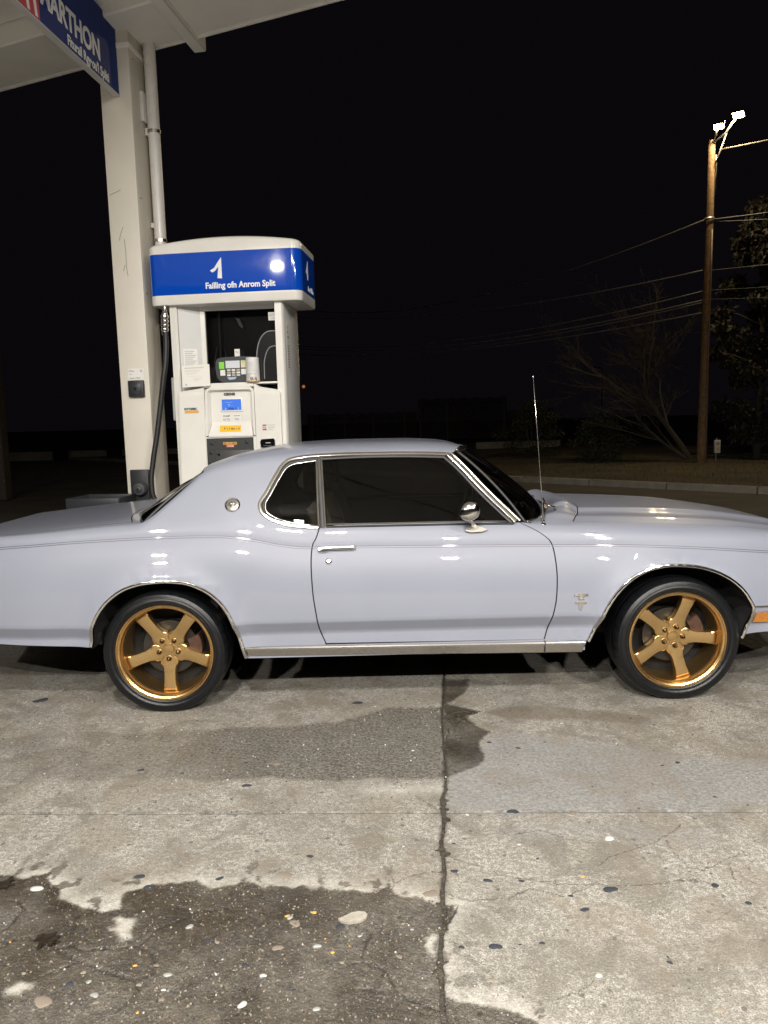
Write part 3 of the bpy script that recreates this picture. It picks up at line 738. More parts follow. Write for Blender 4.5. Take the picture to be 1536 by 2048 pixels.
# column
COLU = (-1.02, -.755, .05, .35)
co = st_empty('canopy_column', -.8875, .20, .15)
L = lambda vf: loc(vf, -.8875, .20, .15)
put('shaft', L(rbox(-1.02, -.755, .05, .35, .15, 5.0, .012, 2)), CREAM, co, local=True, angle=40)
put('base_plate', L(rbox(-1.09, -.69, -.02, .42, .15, .172, .004, 1)), CREAM, co, local=True, angle=40)
for z0, z1_ in ((4.66, 4.70), (4.86, 5.0)): put('collar', L(rbox(-1.035, -.74, .035, .365, z0, z1_, .004, 1)), CANOPYW, co, local=True, angle=40)
for z in (4.60, 3.50, 2.72):
    v, f = blob(1, (.004, .009, .009), 0, 1); put('bolt', L((np.array(v) + [-.753, .11, z], f)), CHROME_DULL, co, local=True, smooth=True)
def scratches(P, r): return tube(P, r, 5)
S_ = Shape()
for P in ([(-1.0, .0492, 3.52), (-.96, .0492, 3.535), (-.93, .0492, 3.545), (-.90, .0492, 3.56)], [(-.895, .0492, 3.16), (-.89, .0492, 3.05), (-.892, .0492, 2.93), (-.883, .0492, 2.86)],
          [(-.94, .0492, 3.15), (-.925, .0492, 3.20), (-.90, .0492, 3.26)], [(-.92, .0492, 2.90), (-.905, .0492, 2.95)]):
    S_.add(ribbon(P, [(0, -1, 0)] * len(P), .006, .001))
put('scratch', L(S_), simple('scratched_steel', (.30, .27, .22), .6), co, local=True)
tag(co, 'tall cream painted steel canopy column standing on the island left of the fuel pump', 'column')

# notice and emergency switch on the column
sw = st_empty('emergency_switch', -.866, .05, 1.84)
L = lambda vf: loc(vf, -.866, .05, 1.84)
put('label_plate', L(rbox(-.940, -.800, .046, .0499, 1.985, 2.083, .001, 1)), STICKERW, sw, local=True)
for bd, sz, zz_ in (('Dxns', .021, 2.058), ('Annit ( MLA', .019, 1.998), ('mnn', .014, 2.033)): put('lettering', L(text_shape(bd, sz, front_at(-.930, .0455, zz_))), PRINT, sw, local=True)
S_ = Shape(); S_.add(tube([(-.822 + .008 * math.cos(t), .0455, 2.063 + .008 * math.sin(t)) for t in np.linspace(0, 6.28, 12, endpoint=False)], .0016, 4, True))
put('printed_ring', L(S_), PRINT, sw, local=True)
put('switch_box', L(rbox(-.935, -.798, .012, .0498, 1.842, 1.982, .006)), BLACKPL, sw, local=True, angle=40)
put('switch_face', L(rbox(-.910, -.822, .006, .0118, 1.868, 1.955, .003)), simple('grey_black_plastic', (.03, .033, .037), .35), sw, local=True, angle=40)
put('button', L((lathe([(0, 0), (.010, 0), (.012, .004), (.012, .008)], 20, 'y')[0] * [1, -1, 1] + [-.866, .006, 1.912], lathe([(0, 0), (.010, 0), (.012, .004), (.012, .008)], 20, 'y')[1])), BLACKRUB, sw, local=True, smooth=True)
tag(sw, 'small black switch box under a white printed label on the cream column', 'switch')

hb = st_empty('breakaway_box', -.885, .05, .90)
L = lambda vf: loc(vf, -.885, .05, .90)
put('housing', L(rbox(-.968, -.803, .005, .0498, .80, 1.215, .008)), BLACKPL, hb, local=True, angle=40)
kp = [(0, -.075), (.020, -.075), (.026, -.070), (.030, -.062), (.050, -.058), (.058, -.045), (.058, -.02), (.064, .0)]
v, f = lathe(kp, 32, 'y'); put('knob', L((np.array(v) + [-.868, .004, 1.05], f)), simple('dark_grey_plastic', (.045, .047, .052), .5), hb, local=True, angle=45)
v, f = lathe([(0, -.079), (.012, -.079), (.012, -.070)], 20, 'y'); put('knob_cap', L((np.array(v) + [-.868, .004, 1.05], f)), BLACKRUB, hb, local=True, angle=45)
tag(hb, 'black box with a round knob low on the cream column behind the car boot', 'box')

# downpipe
pp = st_empty('downpipe', -.68, .30, 3.1)
L = lambda vf: loc(vf, -.68, .30, 3.1)
put('pipe', L(tube([(-.68, .30, z) for z in (3.08, 3.5, 4.0, 4.5, 4.86)], .051, 28)), PIPEW, pp, local=True, angle=50)
for z, r_, h_ in ((4.09, .058, .030), (3.19, .058, .030), (4.84, .057, .045)):
    v, f = lathe([(.05, -h_ / 2), (r_, -h_ / 2 + .003), (r_, h_ / 2 - .003), (.05, h_ / 2)], 28); put('coupling', L((np.array(v) + [-.68, .30, z], f)), PIPEW if z > 4.5 else CHROME_DULL, pp, local=True, angle=40)
for bx_ in (rbox(-.756, -.728, .22, .34, 4.16, 4.40, .004), rbox(-.75, -.70, .27, .33, 4.06, 4.12, .004), rbox(-.75, -.70, .27, .33, 3.30, 3.34, .004)): put('bracket', L(bx_), PIPEW, pp, local=True, angle=40)
tag(pp, 'white vertical conduit pipe running from the canopy down to the pump header', 'pipe')

# canopy
E0 = np.array([-3.546, 3.491]); E1 = np.array([-.316, 2.139]); ed = (E1 - E0) / np.linalg.norm(E1 - E0); en = np.array([ed[1], -ed[0]])   # en points back over the camera
ZB = 4.80
cn = empty('canopy', (-1.9, 2.8, ZB))
def strip(s0, s1, t0, t1, z0, z1, r=.006):
    """box laid along the canopy edge: s along it, t back from it"""
    v, f = rbox(s0, s1, t0, t1, z0, z1, r, 1); v = np.array(v)
    xy = E0 + v[:, :1] * ed + v[:, 1:2] * en
    return np.c_[xy, v[:, 2]], f
put('edge_beam', strip(-7.0, 9.0, 0.0, .56, ZB, ZB + .42, .012), CANOPYW, cn, angle=40)
put('edge_flashing', strip(-7.0, 9.0, -.03, -.003, ZB - .012, ZB + .55, .004), CANOPYW, cn, angle=40)
put('roof_deck', strip(-7.0, 9.0, -.03, 13.0, ZB + .56, ZB + .62, .0), CANOPYW, cn)
k = 0
t = .575
while t < 12.5:                                     # deck panels between the seams
    w = .62
    put('deck_panel', strip(-7.0, 9.0, t, t + w - .018, ZB + .16, ZB + .20, .008), CANOPYW, cn, angle=40)
    t += w
put('deck_backing', strip(-6.98, 8.98, .565, 12.8, ZB + .21, ZB + .24, .0), SEAM, cn)
def rib(p0, p1, w, z0, z1, name='rib_beam'):
    p0 = np.array(p0); p1 = np.array(p1); d = (p1 - p0) / np.linalg.norm(p1 - p0); n_ = np.array([-d[1], d[0]]); Ln = np.linalg.norm(p1 - p0)
    v, f = rbox(0, Ln, -w / 2, w / 2, z0, z1, .008, 1); v = np.array(v)
    return put(name, (np.c_[p0 + v[:, :1] * d + v[:, 1:2] * n_, v[:, 2]], f), CANOPYW, cn, angle=40)
rd = np.array([math.sin(math.radians(9.5)), math.cos(math.radians(9.5))])
R1 = np.array([-1.475, 2.80])
rib(R1 - rd * 9.5, R1, .11, ZB - .045, ZB + .16)
cb = np.array(st(-.8875, 0.05, 0))[:2]; cd = np.array([TN.x, TN.y])
rib(cb - cd * 9.0, cb + cd * .3, .20, 4.88, 4.98, 'main_beam')
rib(R1 - rd * 9.5 + np.array([3.4, -.9]), R1 + np.array([3.2, -1.35]), .11, ZB - .045, ZB + .16)
rib(R1 - rd * 9.5 + np.array([-3.6, .9]), R1 + np.array([-3.45, 1.40]), .11, ZB - .045, ZB + .16)
for x, y in LAMPS:                                  # lit LED fittings under the canopy, behind the camera
    h = put('lamp_housing', rbox(x - LW / 2 - .04, x + LW / 2 + .04, y - LD / 2 - .04, y + LD / 2 + .04, LZ + .012, LZ + .10, .01), LAMPHOUSE, cn)
    put('lamp_panel', ([(x - LW / 2, y - LD / 2, LZ), (x + LW / 2, y - LD / 2, LZ), (x + LW / 2, y + LD / 2, LZ), (x - LW / 2, y + LD / 2, LZ)], [(0, 3, 2, 1)]), LAMP if y < -5 else LAMP_NEAR, h)
    put('lamp_stem', rbox(x - .03, x + .03, y - .03, y + .03, LZ + .10, ZB + .162, 0), LAMPHOUSE, h)
tag(cn, 'pale metal canopy roof with ribs and edge beam over the pump', 'canopy')

# hanging sign, its lettered face towards +u
sg = st_empty('hanging_sign', -.87, .04, 4.28)
L = lambda vf: loc(vf, -.87, .04, 4.28)
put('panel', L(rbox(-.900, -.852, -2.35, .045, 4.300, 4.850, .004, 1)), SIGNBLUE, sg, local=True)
put('rim', L(Shape().add(rbox(-.904, -.848, -2.36, .050, 4.290, 4.2995, .002, 1)).add(rbox(-.904, -.848, .0455, .052, 4.300, 4.850, .002, 1))), PUMPGREY, sg, local=True)
SIDE = Matrix(((0, 0, 1, 0), (1, 0, 0, 0), (0, 1, 0, 0), (0, 0, 0, 1)))
def side_at(u, dep, z): return Matrix.Translation((u, dep, z)) @ SIDE
put('lettering', L(text_shape('MARTHON', .212, side_at(-.8515, -1.085, 4.432), .001, .0062, .80, 0, 'LEFT', .98)), SIGNWHITE, sg, local=True)
put('lettering', L(text_shape('Fiturail Rgy·ou\'l Spliti', .100, side_at(-.8515, -.750, 4.322), .001, .0022, .735)), SIGNWHITE, sg, local=True)
rd_ = lambda a, b_, z0, z1, sl: [(a + sl, z0), (b_ + sl, z0), (b_, z1), (a, z1)]
em = put('emblem', L(rbox(-.8518, -.8505, -1.62, -1.10, 4.305, 4.845, .0)), SIGNRED, sg, local=True)
S_ = Shape()
for a in (-1.56, -1.43, -1.30, -1.21):
    q = [(a + .055, 4.31), (a + .085, 4.31), (a + .015, 4.84), (a - .035, 4.84)]
    S_.add(prism([(y_, z_) for y_, z_ in q], -.8504, -.8494, 'yz'))
put('emblem_stripe', L(S_), SIGNWHITE, em, local=True)
for dep in (-1.9, -.5): put('hanger', L(rbox(-.885, -.865, dep - .02, dep + .02, 4.851, 4.90, .002, 1)), GALV, sg, local=True)
tag(sg, 'blue hanging sign with white MARTHON lettering and red emblem beside the column', 'sign')

# waste bin
bn = st_empty('waste_bin', -1.16, -.12, 0)
L = lambda vf: loc(vf, -1.16, -.12, 0)
BINM = simple('bin_black_plastic', (.022, .024, .028), .42, bump=.15, bscale=260)
def tub(x0, x1, y0, y1, z0, z1, tp):
    v, f = rbox(x0, x1, y0, y1, z0, z1, .02, 2); v = np.array(v); cx, cy = (x0 + x1) / 2, (y0 + y1) / 2; s = tp + (1 - tp) * (v[:, 2:3] - z0) / (z1 - z0)
    v[:, :2] = [cx, cy] + (v[:, :2] - [cx, cy]) * s
    return v, f
put('body', L(tub(-1.37, -.96, -.30, .02, .15, .905, .82)), BINM, bn, local=True, angle=40)
rimp = Shape()
for a in (rbox(-1.392, -.925, -.325, -.300, .905, 1.005, .008), rbox(-1.392, -.925, .025, .05, .905, 1.005, .008), rbox(-1.392, -1.367, -.30, .025, .905, 1.005, .008), rbox(-.95, -.925, -.30, .025, .905, 1.005, .008)): rimp.add(a)
put('rim', L(rimp), BINM, bn, local=True, angle=40)
put('liner', L(rbox(-1.366, -.951, -.299, .024, .908, .93, 0)), DARK, bn, local=True)
put('liner_edge', L(tube([(-1.36, -.327, .90), (-1.30, -.328, .885), (-1.22, -.329, .893), (-1.12, -.328, .87), (-1.05, -.327, .89)], .006, 6)), SIGNWHITE, bn, local=True, smooth=True)
tag(bn, 'open black plastic waste bin standing at the foot of the cream column', 'bin')


# ------------------------------------------------------------------ fuel pump (coordinates in the island frame: u, depth, height)
pm = st_empty('fuel_pump', 0, 0, .15)
PL = lambda vf: loc(vf, 0, 0, .15)
def pp_(name, vf, mat, parent=None, **k): return put(name, PL(vf), mat, parent or pm, local=True, **k)

def plan(off=0.0, n=14, grow=0.0):
    """header plan outline: bowed front, rounded corners"""
    x0, x1, y0, y1, r = -.662, .632, -.06, .56, .075
    pts = []
    for cx, cy, a0 in ((x1 - r, y0 + r, -90), (x1 - r, y1 - r, 0), (x0 + r, y1 - r, 90), (x0 + r, y0 + r, 180)):
        for k in range(n + 1):
            a = math.radians(a0 + 90 * k / n)
            pts.append((cx + (r + off) * math.cos(a), cy + (r + off) * math.sin(a)))
    P = []
    for i in range(len(pts)):                          # subdivide the long sides so they can bow
        a, b_ = pts[i], pts[(i + 1) % len(pts)]
        d = math.hypot(b_[0] - a[0], b_[1] - a[1]); m = max(1, int(d / .05))
        for q in range(m): P.append((a[0] + (b_[0] - a[0]) * q / m, a[1] + (b_[1] - a[1]) * q / m))
    P = np.array(P)
    bow = .010 * (1 - (np.clip((P[:, 0] + .015) / .64, -1, 1)) ** 2)
    P[:, 1] += np.where(P[:, 1] < .1, -bow, np.where(P[:, 1] > .45, bow, 0)) 
    return P
def ring_loft(rings, cap_top=True, cap_bot=True):
    V = []; F = []; m = len(rings[0])
    for r_ in rings: V += [tuple(q) for q in r_]
    for i in range(len(rings) - 1):
        for k in range(m): F.append((i * m + k, i * m + (k + 1) % m, (i + 1) * m + (k + 1) % m, (i + 1) * m + k))
    if cap_bot: F.append(tuple(range(m - 1, -1, -1)))
    if cap_top: F.append(tuple((len(rings) - 1) * m + k for k in range(m)))
    return np.array(V), F
def ring(off, z, crown=0.0, zc=0.0):
    P = plan(off); 
    return np.c_[P, z + crown * (1 - np.clip((P[:, 0] + .02) / .66, -1, 1) ** 2)]
pp_('header_lower', ring_loft([ring(-.03, 2.585), ring(-.008, 2.587), ring(0, 2.600), ring(0, 2.664)]), WHITE, angle=45)
top = [ring(0, 2.996), ring(0, 3.040, .040), ring(-.006, 3.052, .048), ring(-.02, 3.060, .052), ring(-.06, 3.068, .056)]
P_ = plan(-.06); cm = P_.mean(0)
for s in (.75, .5, .25, .05): top.append(np.c_[cm + (P_ - cm) * s, 3.068 + .058 * (1 - (np.clip(((cm + (P_ - cm) * s)[:, 0] + .02) / .66, -1, 1)) ** 2)])
pp_('header_cap', ring_loft(top), WHITE, angle=45)
bandp = pp_('sign_band', ring_loft([ring(-.004, 2.6642), ring(.002, 2.668), ring(.002, 2.992), ring(-.004, 2.9958)], False, False), BLUE, angle=45)
def band_y(u): return -.062 - .010 * (1 - (min(1, abs(u + .015) / .64)) ** 2) - .0006
def wrap(vf, f=band_y):
    v, q = vf; v = np.array(v); v[:, 1] += [f(a) for a in v[:, 0]]; return v, q
one = [(-.023, 2.947), (-.047, 2.918), (-.085, 2.866), (-.122, 2.844), (-.101, 2.829), (-.078, 2.842), (-.050, 2.875), (-.061, 2.782), (-.023, 2.779)]
pp_('numeral', wrap(prism(one, -.0015, 0.0012)), SIGNWHITE, bandp)
pp_('lettering', wrap(text_shape('Failling ofn Anrom Split', .068, FRONT @ Matrix.Translation((-.168, 2.703, .0)), .0008, .0020, .915)), SIGNWHITE, bandp)
ones = [(a_ * .8, z_) for a_, z_ in [(.02, 2.94), (-.01, 2.90), (-.05, 2.86), (-.07, 2.84), (-.05, 2.825), (-.012, 2.87), (-.008, 2.785), (.022, 2.782)]]
pp_('numeral', prism([(.20 + a_, z_) for a_, z_ in ones], .6345, .6360, 'yz'), SIGNWHITE, bandp)
pp_('lettering', text_shape('Aona Vildm', .06, Matrix.Translation((.6350, .20, 2.695)) @ SIDE, .0006, .001, .75), SIGNWHITE, bandp)

# cabinet: two posts, rear wall, inner cheeks
pp_('post', bprism([(-.516, .0), (-.470, -.008), (-.455, .004), (-.452, .05), (-.452, .50), (-.516, .50)], .17, 2.586, .012, 'xy'), WHITE, angle=45)
pp_('post', bprism([(.390, -.012), (.446, -.012), (.459, .004), (.459, .060), (.440, .066), (.440, .50), (.390, .50)], .17, 2.586, .006, 'xy'), WHITE, angle=45)
pp_('side_panel', rbox(.4405, .4565, .072, .52, .17, 2.584, .005), PUMPGREY, angle=40)
pp_('edge_trim', tube([(.452, .525, .2), (.452, .525, 1.4), (.452, .525, 2.58)], .006, 8), CHROME_DULL, smooth=True)
pp_('cheek_panel', prism([(-.4515, .02), (-.255, .128), (-.255, .16), (-.4515, .16)], 1.80, 2.585, 'xy'), PUMPGREY, angle=40)
pp_('cheek_post', bprism([(-.290, .098), (-.256, .112), (-.250, .135), (-.290, .145)], 1.86, 2.584, .006, 'xy'), WHITE, angle=45)
win = pp_('window', rbox(-.254, .391, .120, .126, 1.90, 2.55, 0), PUMPGLASS)
pp_('window_back', rbox(-.30, .391, .26, .28, 1.6, 2.585, 0), simple('dark_grey_backing', (.075, .073, .070), .3))
pp_('window_divider', rbox(-.165, -.15, .19, .258, 1.9, 2.55, .003), simple('grey_divider', (.16, .16, .155), .35))
pp_('window_head', rbox(-.254, .391, .085, .1195, 2.550, 2.585, .003), PUMPGREY, angle=40)
pp_('inner_bracket', bprism([(-.015, 2.50), (.02, 2.49), (.055, 2.42), (.045, 2.405), (.02, 2.43), (-.005, 2.485)], .20, .21, .002), PUMPGREY, angle=40)
pp_('inner_cable', tube([(-.22, .2, 1.95), (-.225, .2, 2.1), (-.19, .2, 2.25), (-.14, .2, 2.27), (-.115, .2, 2.2), (-.11, .2, 1.98)], .004, 6), GALV, smooth=True)
pp_('rear_wall', rbox(-.45, .44, .462, .50, .17, 2.584, .003), WHITE)

# lower cabinet with the bulging front
CT = [(-.477, .17), (-.477, 1.15), (-.458, 1.80), (-.453, 1.845), (-.446, 1.862), (-.425, 1.874), (-.27, 1.894), (-.226, 1.902), (-.200, 1.916), (-.180, 1.928), (-.165, 1.931), (.195, 1.921), (.208, 1.916), (.226, 1.902), (.25, 1.893), (.385, 1.870), (.404, 1.860), (.414, 1.842), (.416, 1.821), (.416, .17)]
pp_('lower_cabinet', bprism(CT, -.018, .44, .010, 'xz', 3), WHITE, angle=50)
pp_('cabinet_face', bprism([(-.477, .17), (-.477, 1.15), (-.458, 1.80), (-.453, 1.845), (-.446, 1.862), (-.425, 1.874), (-.27, 1.894), (-.237, 1.900), (-.238, .17)], -.052, -.0182, .008, 'xz', 3), WHITE, angle=50)
pp_('cabinet_face', bprism([(.1975, .17), (.1975, 1.915), (.208, 1.914), (.226, 1.902), (.25, 1.893), (.385, 1.870), (.404, 1.860), (.414, 1.842), (.416, 1.821), (.416, .17)], -.052, -.0182, .008, 'xz', 3), WHITE, angle=50)
pp_('cabinet_face', rbox(-.2375, .197, -.052, -.0182, .17, 1.4845, .002), WHITE)
pp_('cabinet_face', bprism([(-.236, 1.9005), (-.200, 1.916), (-.180, 1.928), (-.165, 1.931), (.190, 1.922), (.196, 1.9165), (.196, 1.8985)], -.058, -.0182, .003, 'xz', 2), WHITE, angle=50)
pp_('shelf_lip', rbox(-.20, .388, -.01, .118, 1.922, 1.938, .006), WHITE, angle=40)
pp_('access_door', bprism([(-.470, .30), (-.470, 1.15), (-.447, 1.832), (-.444, 1.838), (-.246, 1.848), (-.241, 1.842), (-.246, .30)], -.0600, -.0520, .004), WHITE, angle=45)
pp_('access_door', bprism([(.204, .30), (.202, 1.848), (.206, 1.853), (.398, 1.832), (.402, 1.826), (.402, .30)], -.0600, -.0520, .004), WHITE, angle=45)
# centre: raised frame round a sloping recessed panel
fr = Shape()
FRO = [(-.236, 1.49), (-.226, 1.862), (-.205, 1.888), (-.175, 1.900), (.165, 1.897), (.186, 1.884), (.196, 1.860), (.196, 1.49)]
FRI = [(-.218, 1.496), (-.205, 1.862), (-.192, 1.874), (-.165, 1.878), (.155, 1.876), (.170, 1.869), (.177, 1.856), (.179, 1.496)]
k = len(FRO); V = [(a, -.064, b_) for a, b_ in FRO] + [(a, -.064, b_) for a, b_ in FRI] + [(a, -.0525, b_) for a, b_ in FRO] + [(a * .90, -.022, 1.50 + (b_ - 1.50) * .955 + .006) for a, b_ in FRI]
F = []
for i in range(k - 1): F += [(i, i + 1, k + i + 1, k + i), (2 * k + i, i, i + 1, 2 * k + i + 1)[::-1], (k + i, k + i + 1, 3 * k + i + 1, 3 * k + i)]
pp_('display_frame', (V, F), WHITE, angle=30)
dp = pp_('display_panel', (np.array([(a * .90, -.0222, 1.50 + (b_ - 1.50) * .955 + .006) for a, b_ in FRI]), [tuple(range(k))]), WHITE)
pp_('display_ledge', ([(-.212, -.063, 1.497), (.174, -.063, 1.497), (.150, -.0228, 1.610), (-.185, -.0228, 1.610), (-.212, -.063, 1.485), (.174, -.063, 1.485)], [(0, 1, 2, 3), (4, 5, 1, 0)]), WHITE)
b1 = pp_('screen_bezel', rbox(-.108, .086, -.030, -.0225, 1.694, 1.812, .004), STICKERW, angle=40)
pp_('screen', rbox(-.094, .074, -.0315, -.0303, 1.708, 1.798, 0), SCREEN, b1)
SCRW = emit('screen_white', (.8, .9, 1), .9)
for bd, sz, a, z in (('· ····---·—·', .020, -.082, 1.768), ('T: ·· ·', .022, -.040, 1.740), ('k', .022, -.068, 1.713), ('l', .024, .046, 1.713)): pp_('screen_text', text_shape(bd, sz, front_at(a, -.0318, z), .0003), SCRW, b1)
pp_('screen_text', text_shape('Nialp 1', .024, front_at(-.040, -.0318, 1.713), .0003, .0006), simple('screen_dark', (.0, .01, .12), .4), b1)
pp_('badge', text_shape('CEYNS', .026, front_at(-.075, -.0235, 1.832), .001, .003, 1.2), PRINT, dp)
for a, w in ((-.100, .072), (-.002, .066)):
    s_ = pp_('sticker', rbox(a, a + w, -.0236, -.0224, 1.615, 1.672, 0), STICKERW, dp)
pp_('lettering', text_shape('CUASP', .020, front_at(-.092, -.0238, 1.652), .0003, .0006), PRINT, dp)
pp_('lettering', text_shape('ECTQ', .022, front_at(-.090, -.0238, 1.622), .0003, .0002), PRINT, dp)
pp_('lettering', text_shape('TOn', .022, front_at(.006, -.0238, 1.624), .0003, .0002), PRINT, dp)
pp_('lettering', rbox(.003, .058, -.0242, -.0237, 1.656, 1.664, 0), PRINTGREY, dp)
v, f = rbox(-.118, .066, -.0030, 0, 0, .052, 0); v = np.array(v); t = (v[:, 2]) / .052
yl = pp_('yellow_label', (np.c_[v[:, 0], -.0515 + v[:, 1] + .018 * t, 1.527 + v[:, 2]], f), YELLOW)
A = Matrix.Translation((-.082, -.0485, 1.545)) @ Matrix.Rotation(math.radians(-19), 4, 'X') @ FRONT
pp_('lettering', text_shape('P ·i. i das· ı rr', .026, A, .0004, .0008), PRINT, yl)
pp_('small_label', rbox(-.046, -.010, -.0541, -.0528, 1.475, 1.490, 0), STICKERW)
# payment panel
pn = pp_('payment_panel', bprism([(-.236, .75), (-.232, 1.474), (.172, 1.477), (.176, .75)], -.066, -.0525, .004), simple('payment_panel_grey', (.035, .037, .036), .4), angle=40)
pp_('inner_panel', rbox(-.155, .168, -.071, -.0665, .80, 1.372, .004), simple('payment_inner_grey', (.048, .048, .046), .45), pn, angle=40)
for a, b_ in ((-.186, 1.428), (.118, 1.436), (-.196, 1.352), (-.205, 1.26)):
    v, f = lathe([(0, -.004), (.010, -.004), (.014, -.001), (.014, 0)], 16, 'y'); pp_('screw_cap', (np.array(v) + [a, -.0665, b_], f), BLACKRUB, pn, angle=40)
v, f = lathe([(0, -.006), (.010, -.006), (.013, -.003), (.013, 0)], 20, 'y'); pp_('lock', (np.array(v) + [-.128, -.0715, 1.338], f), CHROME, pn, angle=40)
pp_('warning_label', rbox(-.088, .030, -.0673, -.0662, 1.418, 1.440, 0), ORANGE, pn)
pp_('warning_label', rbox(-.062, .006, -.0674, -.0663, 1.396, 1.4178, 0), PRINTRED, pn)
pp_('lettering', text_shape('2)0) · 91> P|001', .019, front_at(-.085, -.0678, 1.423), .0003, .0006, .9), PRINT, pn)
pp_('lettering', text_shape('LXXX000', .016, front_at(-.055, -.0678, 1.401), .0003, .0004, .9), STICKERW, pn)
# receipt slot
sl = pp_('receipt_slot', bprism([(.240, 1.392), (.236, 1.440), (.246, 1.458), (.350, 1.463), (.360, 1.450), (.360, 1.392)], -.075, -.0602, .005), GLOSSBLK, angle=40)
pp_('slot_lip', rbox(.262, .335, -.080, -.0755, 1.400, 1.407, .002), CHROME_DULL, sl)
pp_('slot_lip', rbox(.282, .325, -.078, -.0755, 1.424, 1.430, .002), PUMPGREY, sl)
# stickers
og = pp_('price_sticker', rbox(-.412, -.290, -.0612, -.0602, 1.690, 1.712, 0), ORANGE)
pp_('lettering', text_shape('PAYTOMERC', .024, front_at(-.414, -.0608, 1.717), .0004, .0018, .80), PRINT)
rs = pp_('safety_sticker', rbox(.258, .292, -.0612, -.0602, 1.532, 1.580, 0), PRINTRED)
pp_('sticker_face', rbox(.261, .292, -.0618, -.0613, 1.544, 1.568, 0), STICKERW, rs)
pp_('lettering', text_shape('Ca', .022, front_at(.264, -.0622, 1.549), .0003, .0008), PRINT, rs)
S_ = Shape()
for z, a, b_ in ((1.574, .300, .366), (1.563, .300, .360), (1.552, .302, .366), (1.541, .300, .345), (1.532, .302, .352)): S_.add(rbox(a, b_, -.0606, -.0601, z, z + .003, 0))
pp_('lettering', S_, PRINTGREY, rs)
us = pp_('window_sticker', rbox(.302, .391, .112, .1195, 2.452, 2.520, 0), STICKERW)
pp_('lettering', text_shape('£15:D', .026, front_at(.312, .1115, 2.490), .0003, .0006), PRINTGREY, us)
pp_('lettering', text_shape('\'nunz', .018, front_at(.330, .1115, 2.466), .0003), PRINTGREY, us)
sp = pp_('side_notice', rbox(.4566, .4576, .10, .20, 2.04, 2.42, 0), STICKERW)
S_ = Shape()
for k in range(9): S_.add(rbox(.4577, .4582, .108, .185, 2.055 + k * .022, 2.067 + k * .022, 0))
for k in range(3): S_.add(rbox(.4577, .4582, .112, .18 - .02 * k, 2.30 + k * .04, 2.322 + k * .04, 0))
pp_('lettering', S_, PRINTGREY, sp)
v, f = rbox(0, .115, -.0015, 0, 0, .15, 0); v = np.array(v); ca = math.atan2(.108, .1965)
M_ = Matrix.Translation((-.428, .032, 2.085)) @ Matrix.Rotation(ca, 4, 'Z')
cs = pp_('cheek_notice', Shape().add((v, f), M_), STICKERW)
S_ = Shape()
for k in range(8): S_.add(rbox(.008, .075 + .03 * ((k * 7) % 3) / 2, -.0022, -.0016, .012 + k * .0165, .018 + k * .0165, 0), M_)
pp_('lettering', S_, PRINTGREY, cs)
# payment keypad on the shelf
KP = [(-.118, 1.958), (-.138, 1.985), (-.148, 2.05), (-.146, 2.112), (-.130, 2.138), (-.10, 2.148), (.06, 2.156), (.160, 2.150), (.178, 2.135), (.180, 2.00), (.165, 1.962), (.14, 1.946), (.0, 1.936), (-.08, 1.940)]
kd = pp_('card_terminal', bprism(KP, .012, .070, .012, 'xz', 3), simple('terminal_grey', (.035, .038, .044), .4), angle=50)
pp_('display', rbox(-.058, .066, .008, .0115, 2.058, 2.120, .002), simple('terminal_display', (.60, .62, .66), .3), kd)
pp_('green_key', rbox(-.115, -.070, .008, .0115, 2.054, 2.112, .003), GREEN, kd)
pp_('beige_key', rbox(.075, .118, .008, .0115, 2.060, 2.120, .003), simple('beige_key', (.66, .58, .40), .4), kd)
pp_('green_mark', rbox(.086, .100, .007, .0079, 2.098, 2.114, .0), GREEN, kd)
pp_('white_key', rbox(-.107, -.064, .008, .0115, 1.998, 2.046, .003), STICKERW, kd)
pp_('white_key', rbox(.075, .118, .008, .0115, 2.004, 2.050, .003), STICKERW, kd)
for i in range(3):
    for j in range(3): pp_('key', rbox(-.048 + i * .041, -.016 + i * .041, .006, .0115, 1.992 + j * .021, 2.008 + j * .021, .003), [STICKERW, simple('tan_key', (.45, .40, .32), .5), PUMPGREY][(i + j) % 3] if (i + j) % 3 != 1 or 'tan_key' not in MATS else MATS['tan_key'], kd)
pp_('blue_strip', bprism([(-.05, 1.982), (.035, 1.986), (.02, 1.966), (-.03, 1.962)], .008, .0115, .001), simple('blue_grey_print', (.35, .45, .62), .4), kd)
v_ = pp_('mount_card', rbox(.010, .055, .06, .064, 2.158, 2.220, 0), STICKERW)
pp_('lettering', text_shape('TH', .022, front_at(.016, .0595, 2.186), .0003), PRINT, v_)
# clear arched guard
AR = [(.210, 1.94), (.208, 2.10), (.218, 2.20), (.240, 2.275), (.275, 2.325), (.32, 2.350), (.388, 2.350), (.388, 1.94)]
pp_('nozzle_guard', bprism(AR, .035, .105, .012, 'xz', 3), simple('smoked_plastic', (.018, .018, .018), .14, 0, .5), angle=50)
pp_('guard_edge', tube(dens([(.206, 1.945), (.205, 2.10), (.215, 2.20), (.238, 2.278), (.275, 2.33), (.32, 2.354), (.386, 2.356)], 24)[:, [0, 0, 1]] * [1, 0, 1] + [0, .034, 0], .006, 8), CLEAR if False else simple('guard_edge_grey', (.22, .22, .22), .15), smooth=True)  # lighter rim tube drawn in for the guard's edge highlight
pp_('guard_arch', tube(dens([(.268, 1.96), (.270, 2.08), (.29, 2.17), (.33, 2.225), (.385, 2.235)], 20)[:, [0, 0, 1]] * [1, 0, 1] + [0, .034, 0], .005, 8), MATS['guard_edge_grey'], smooth=True)
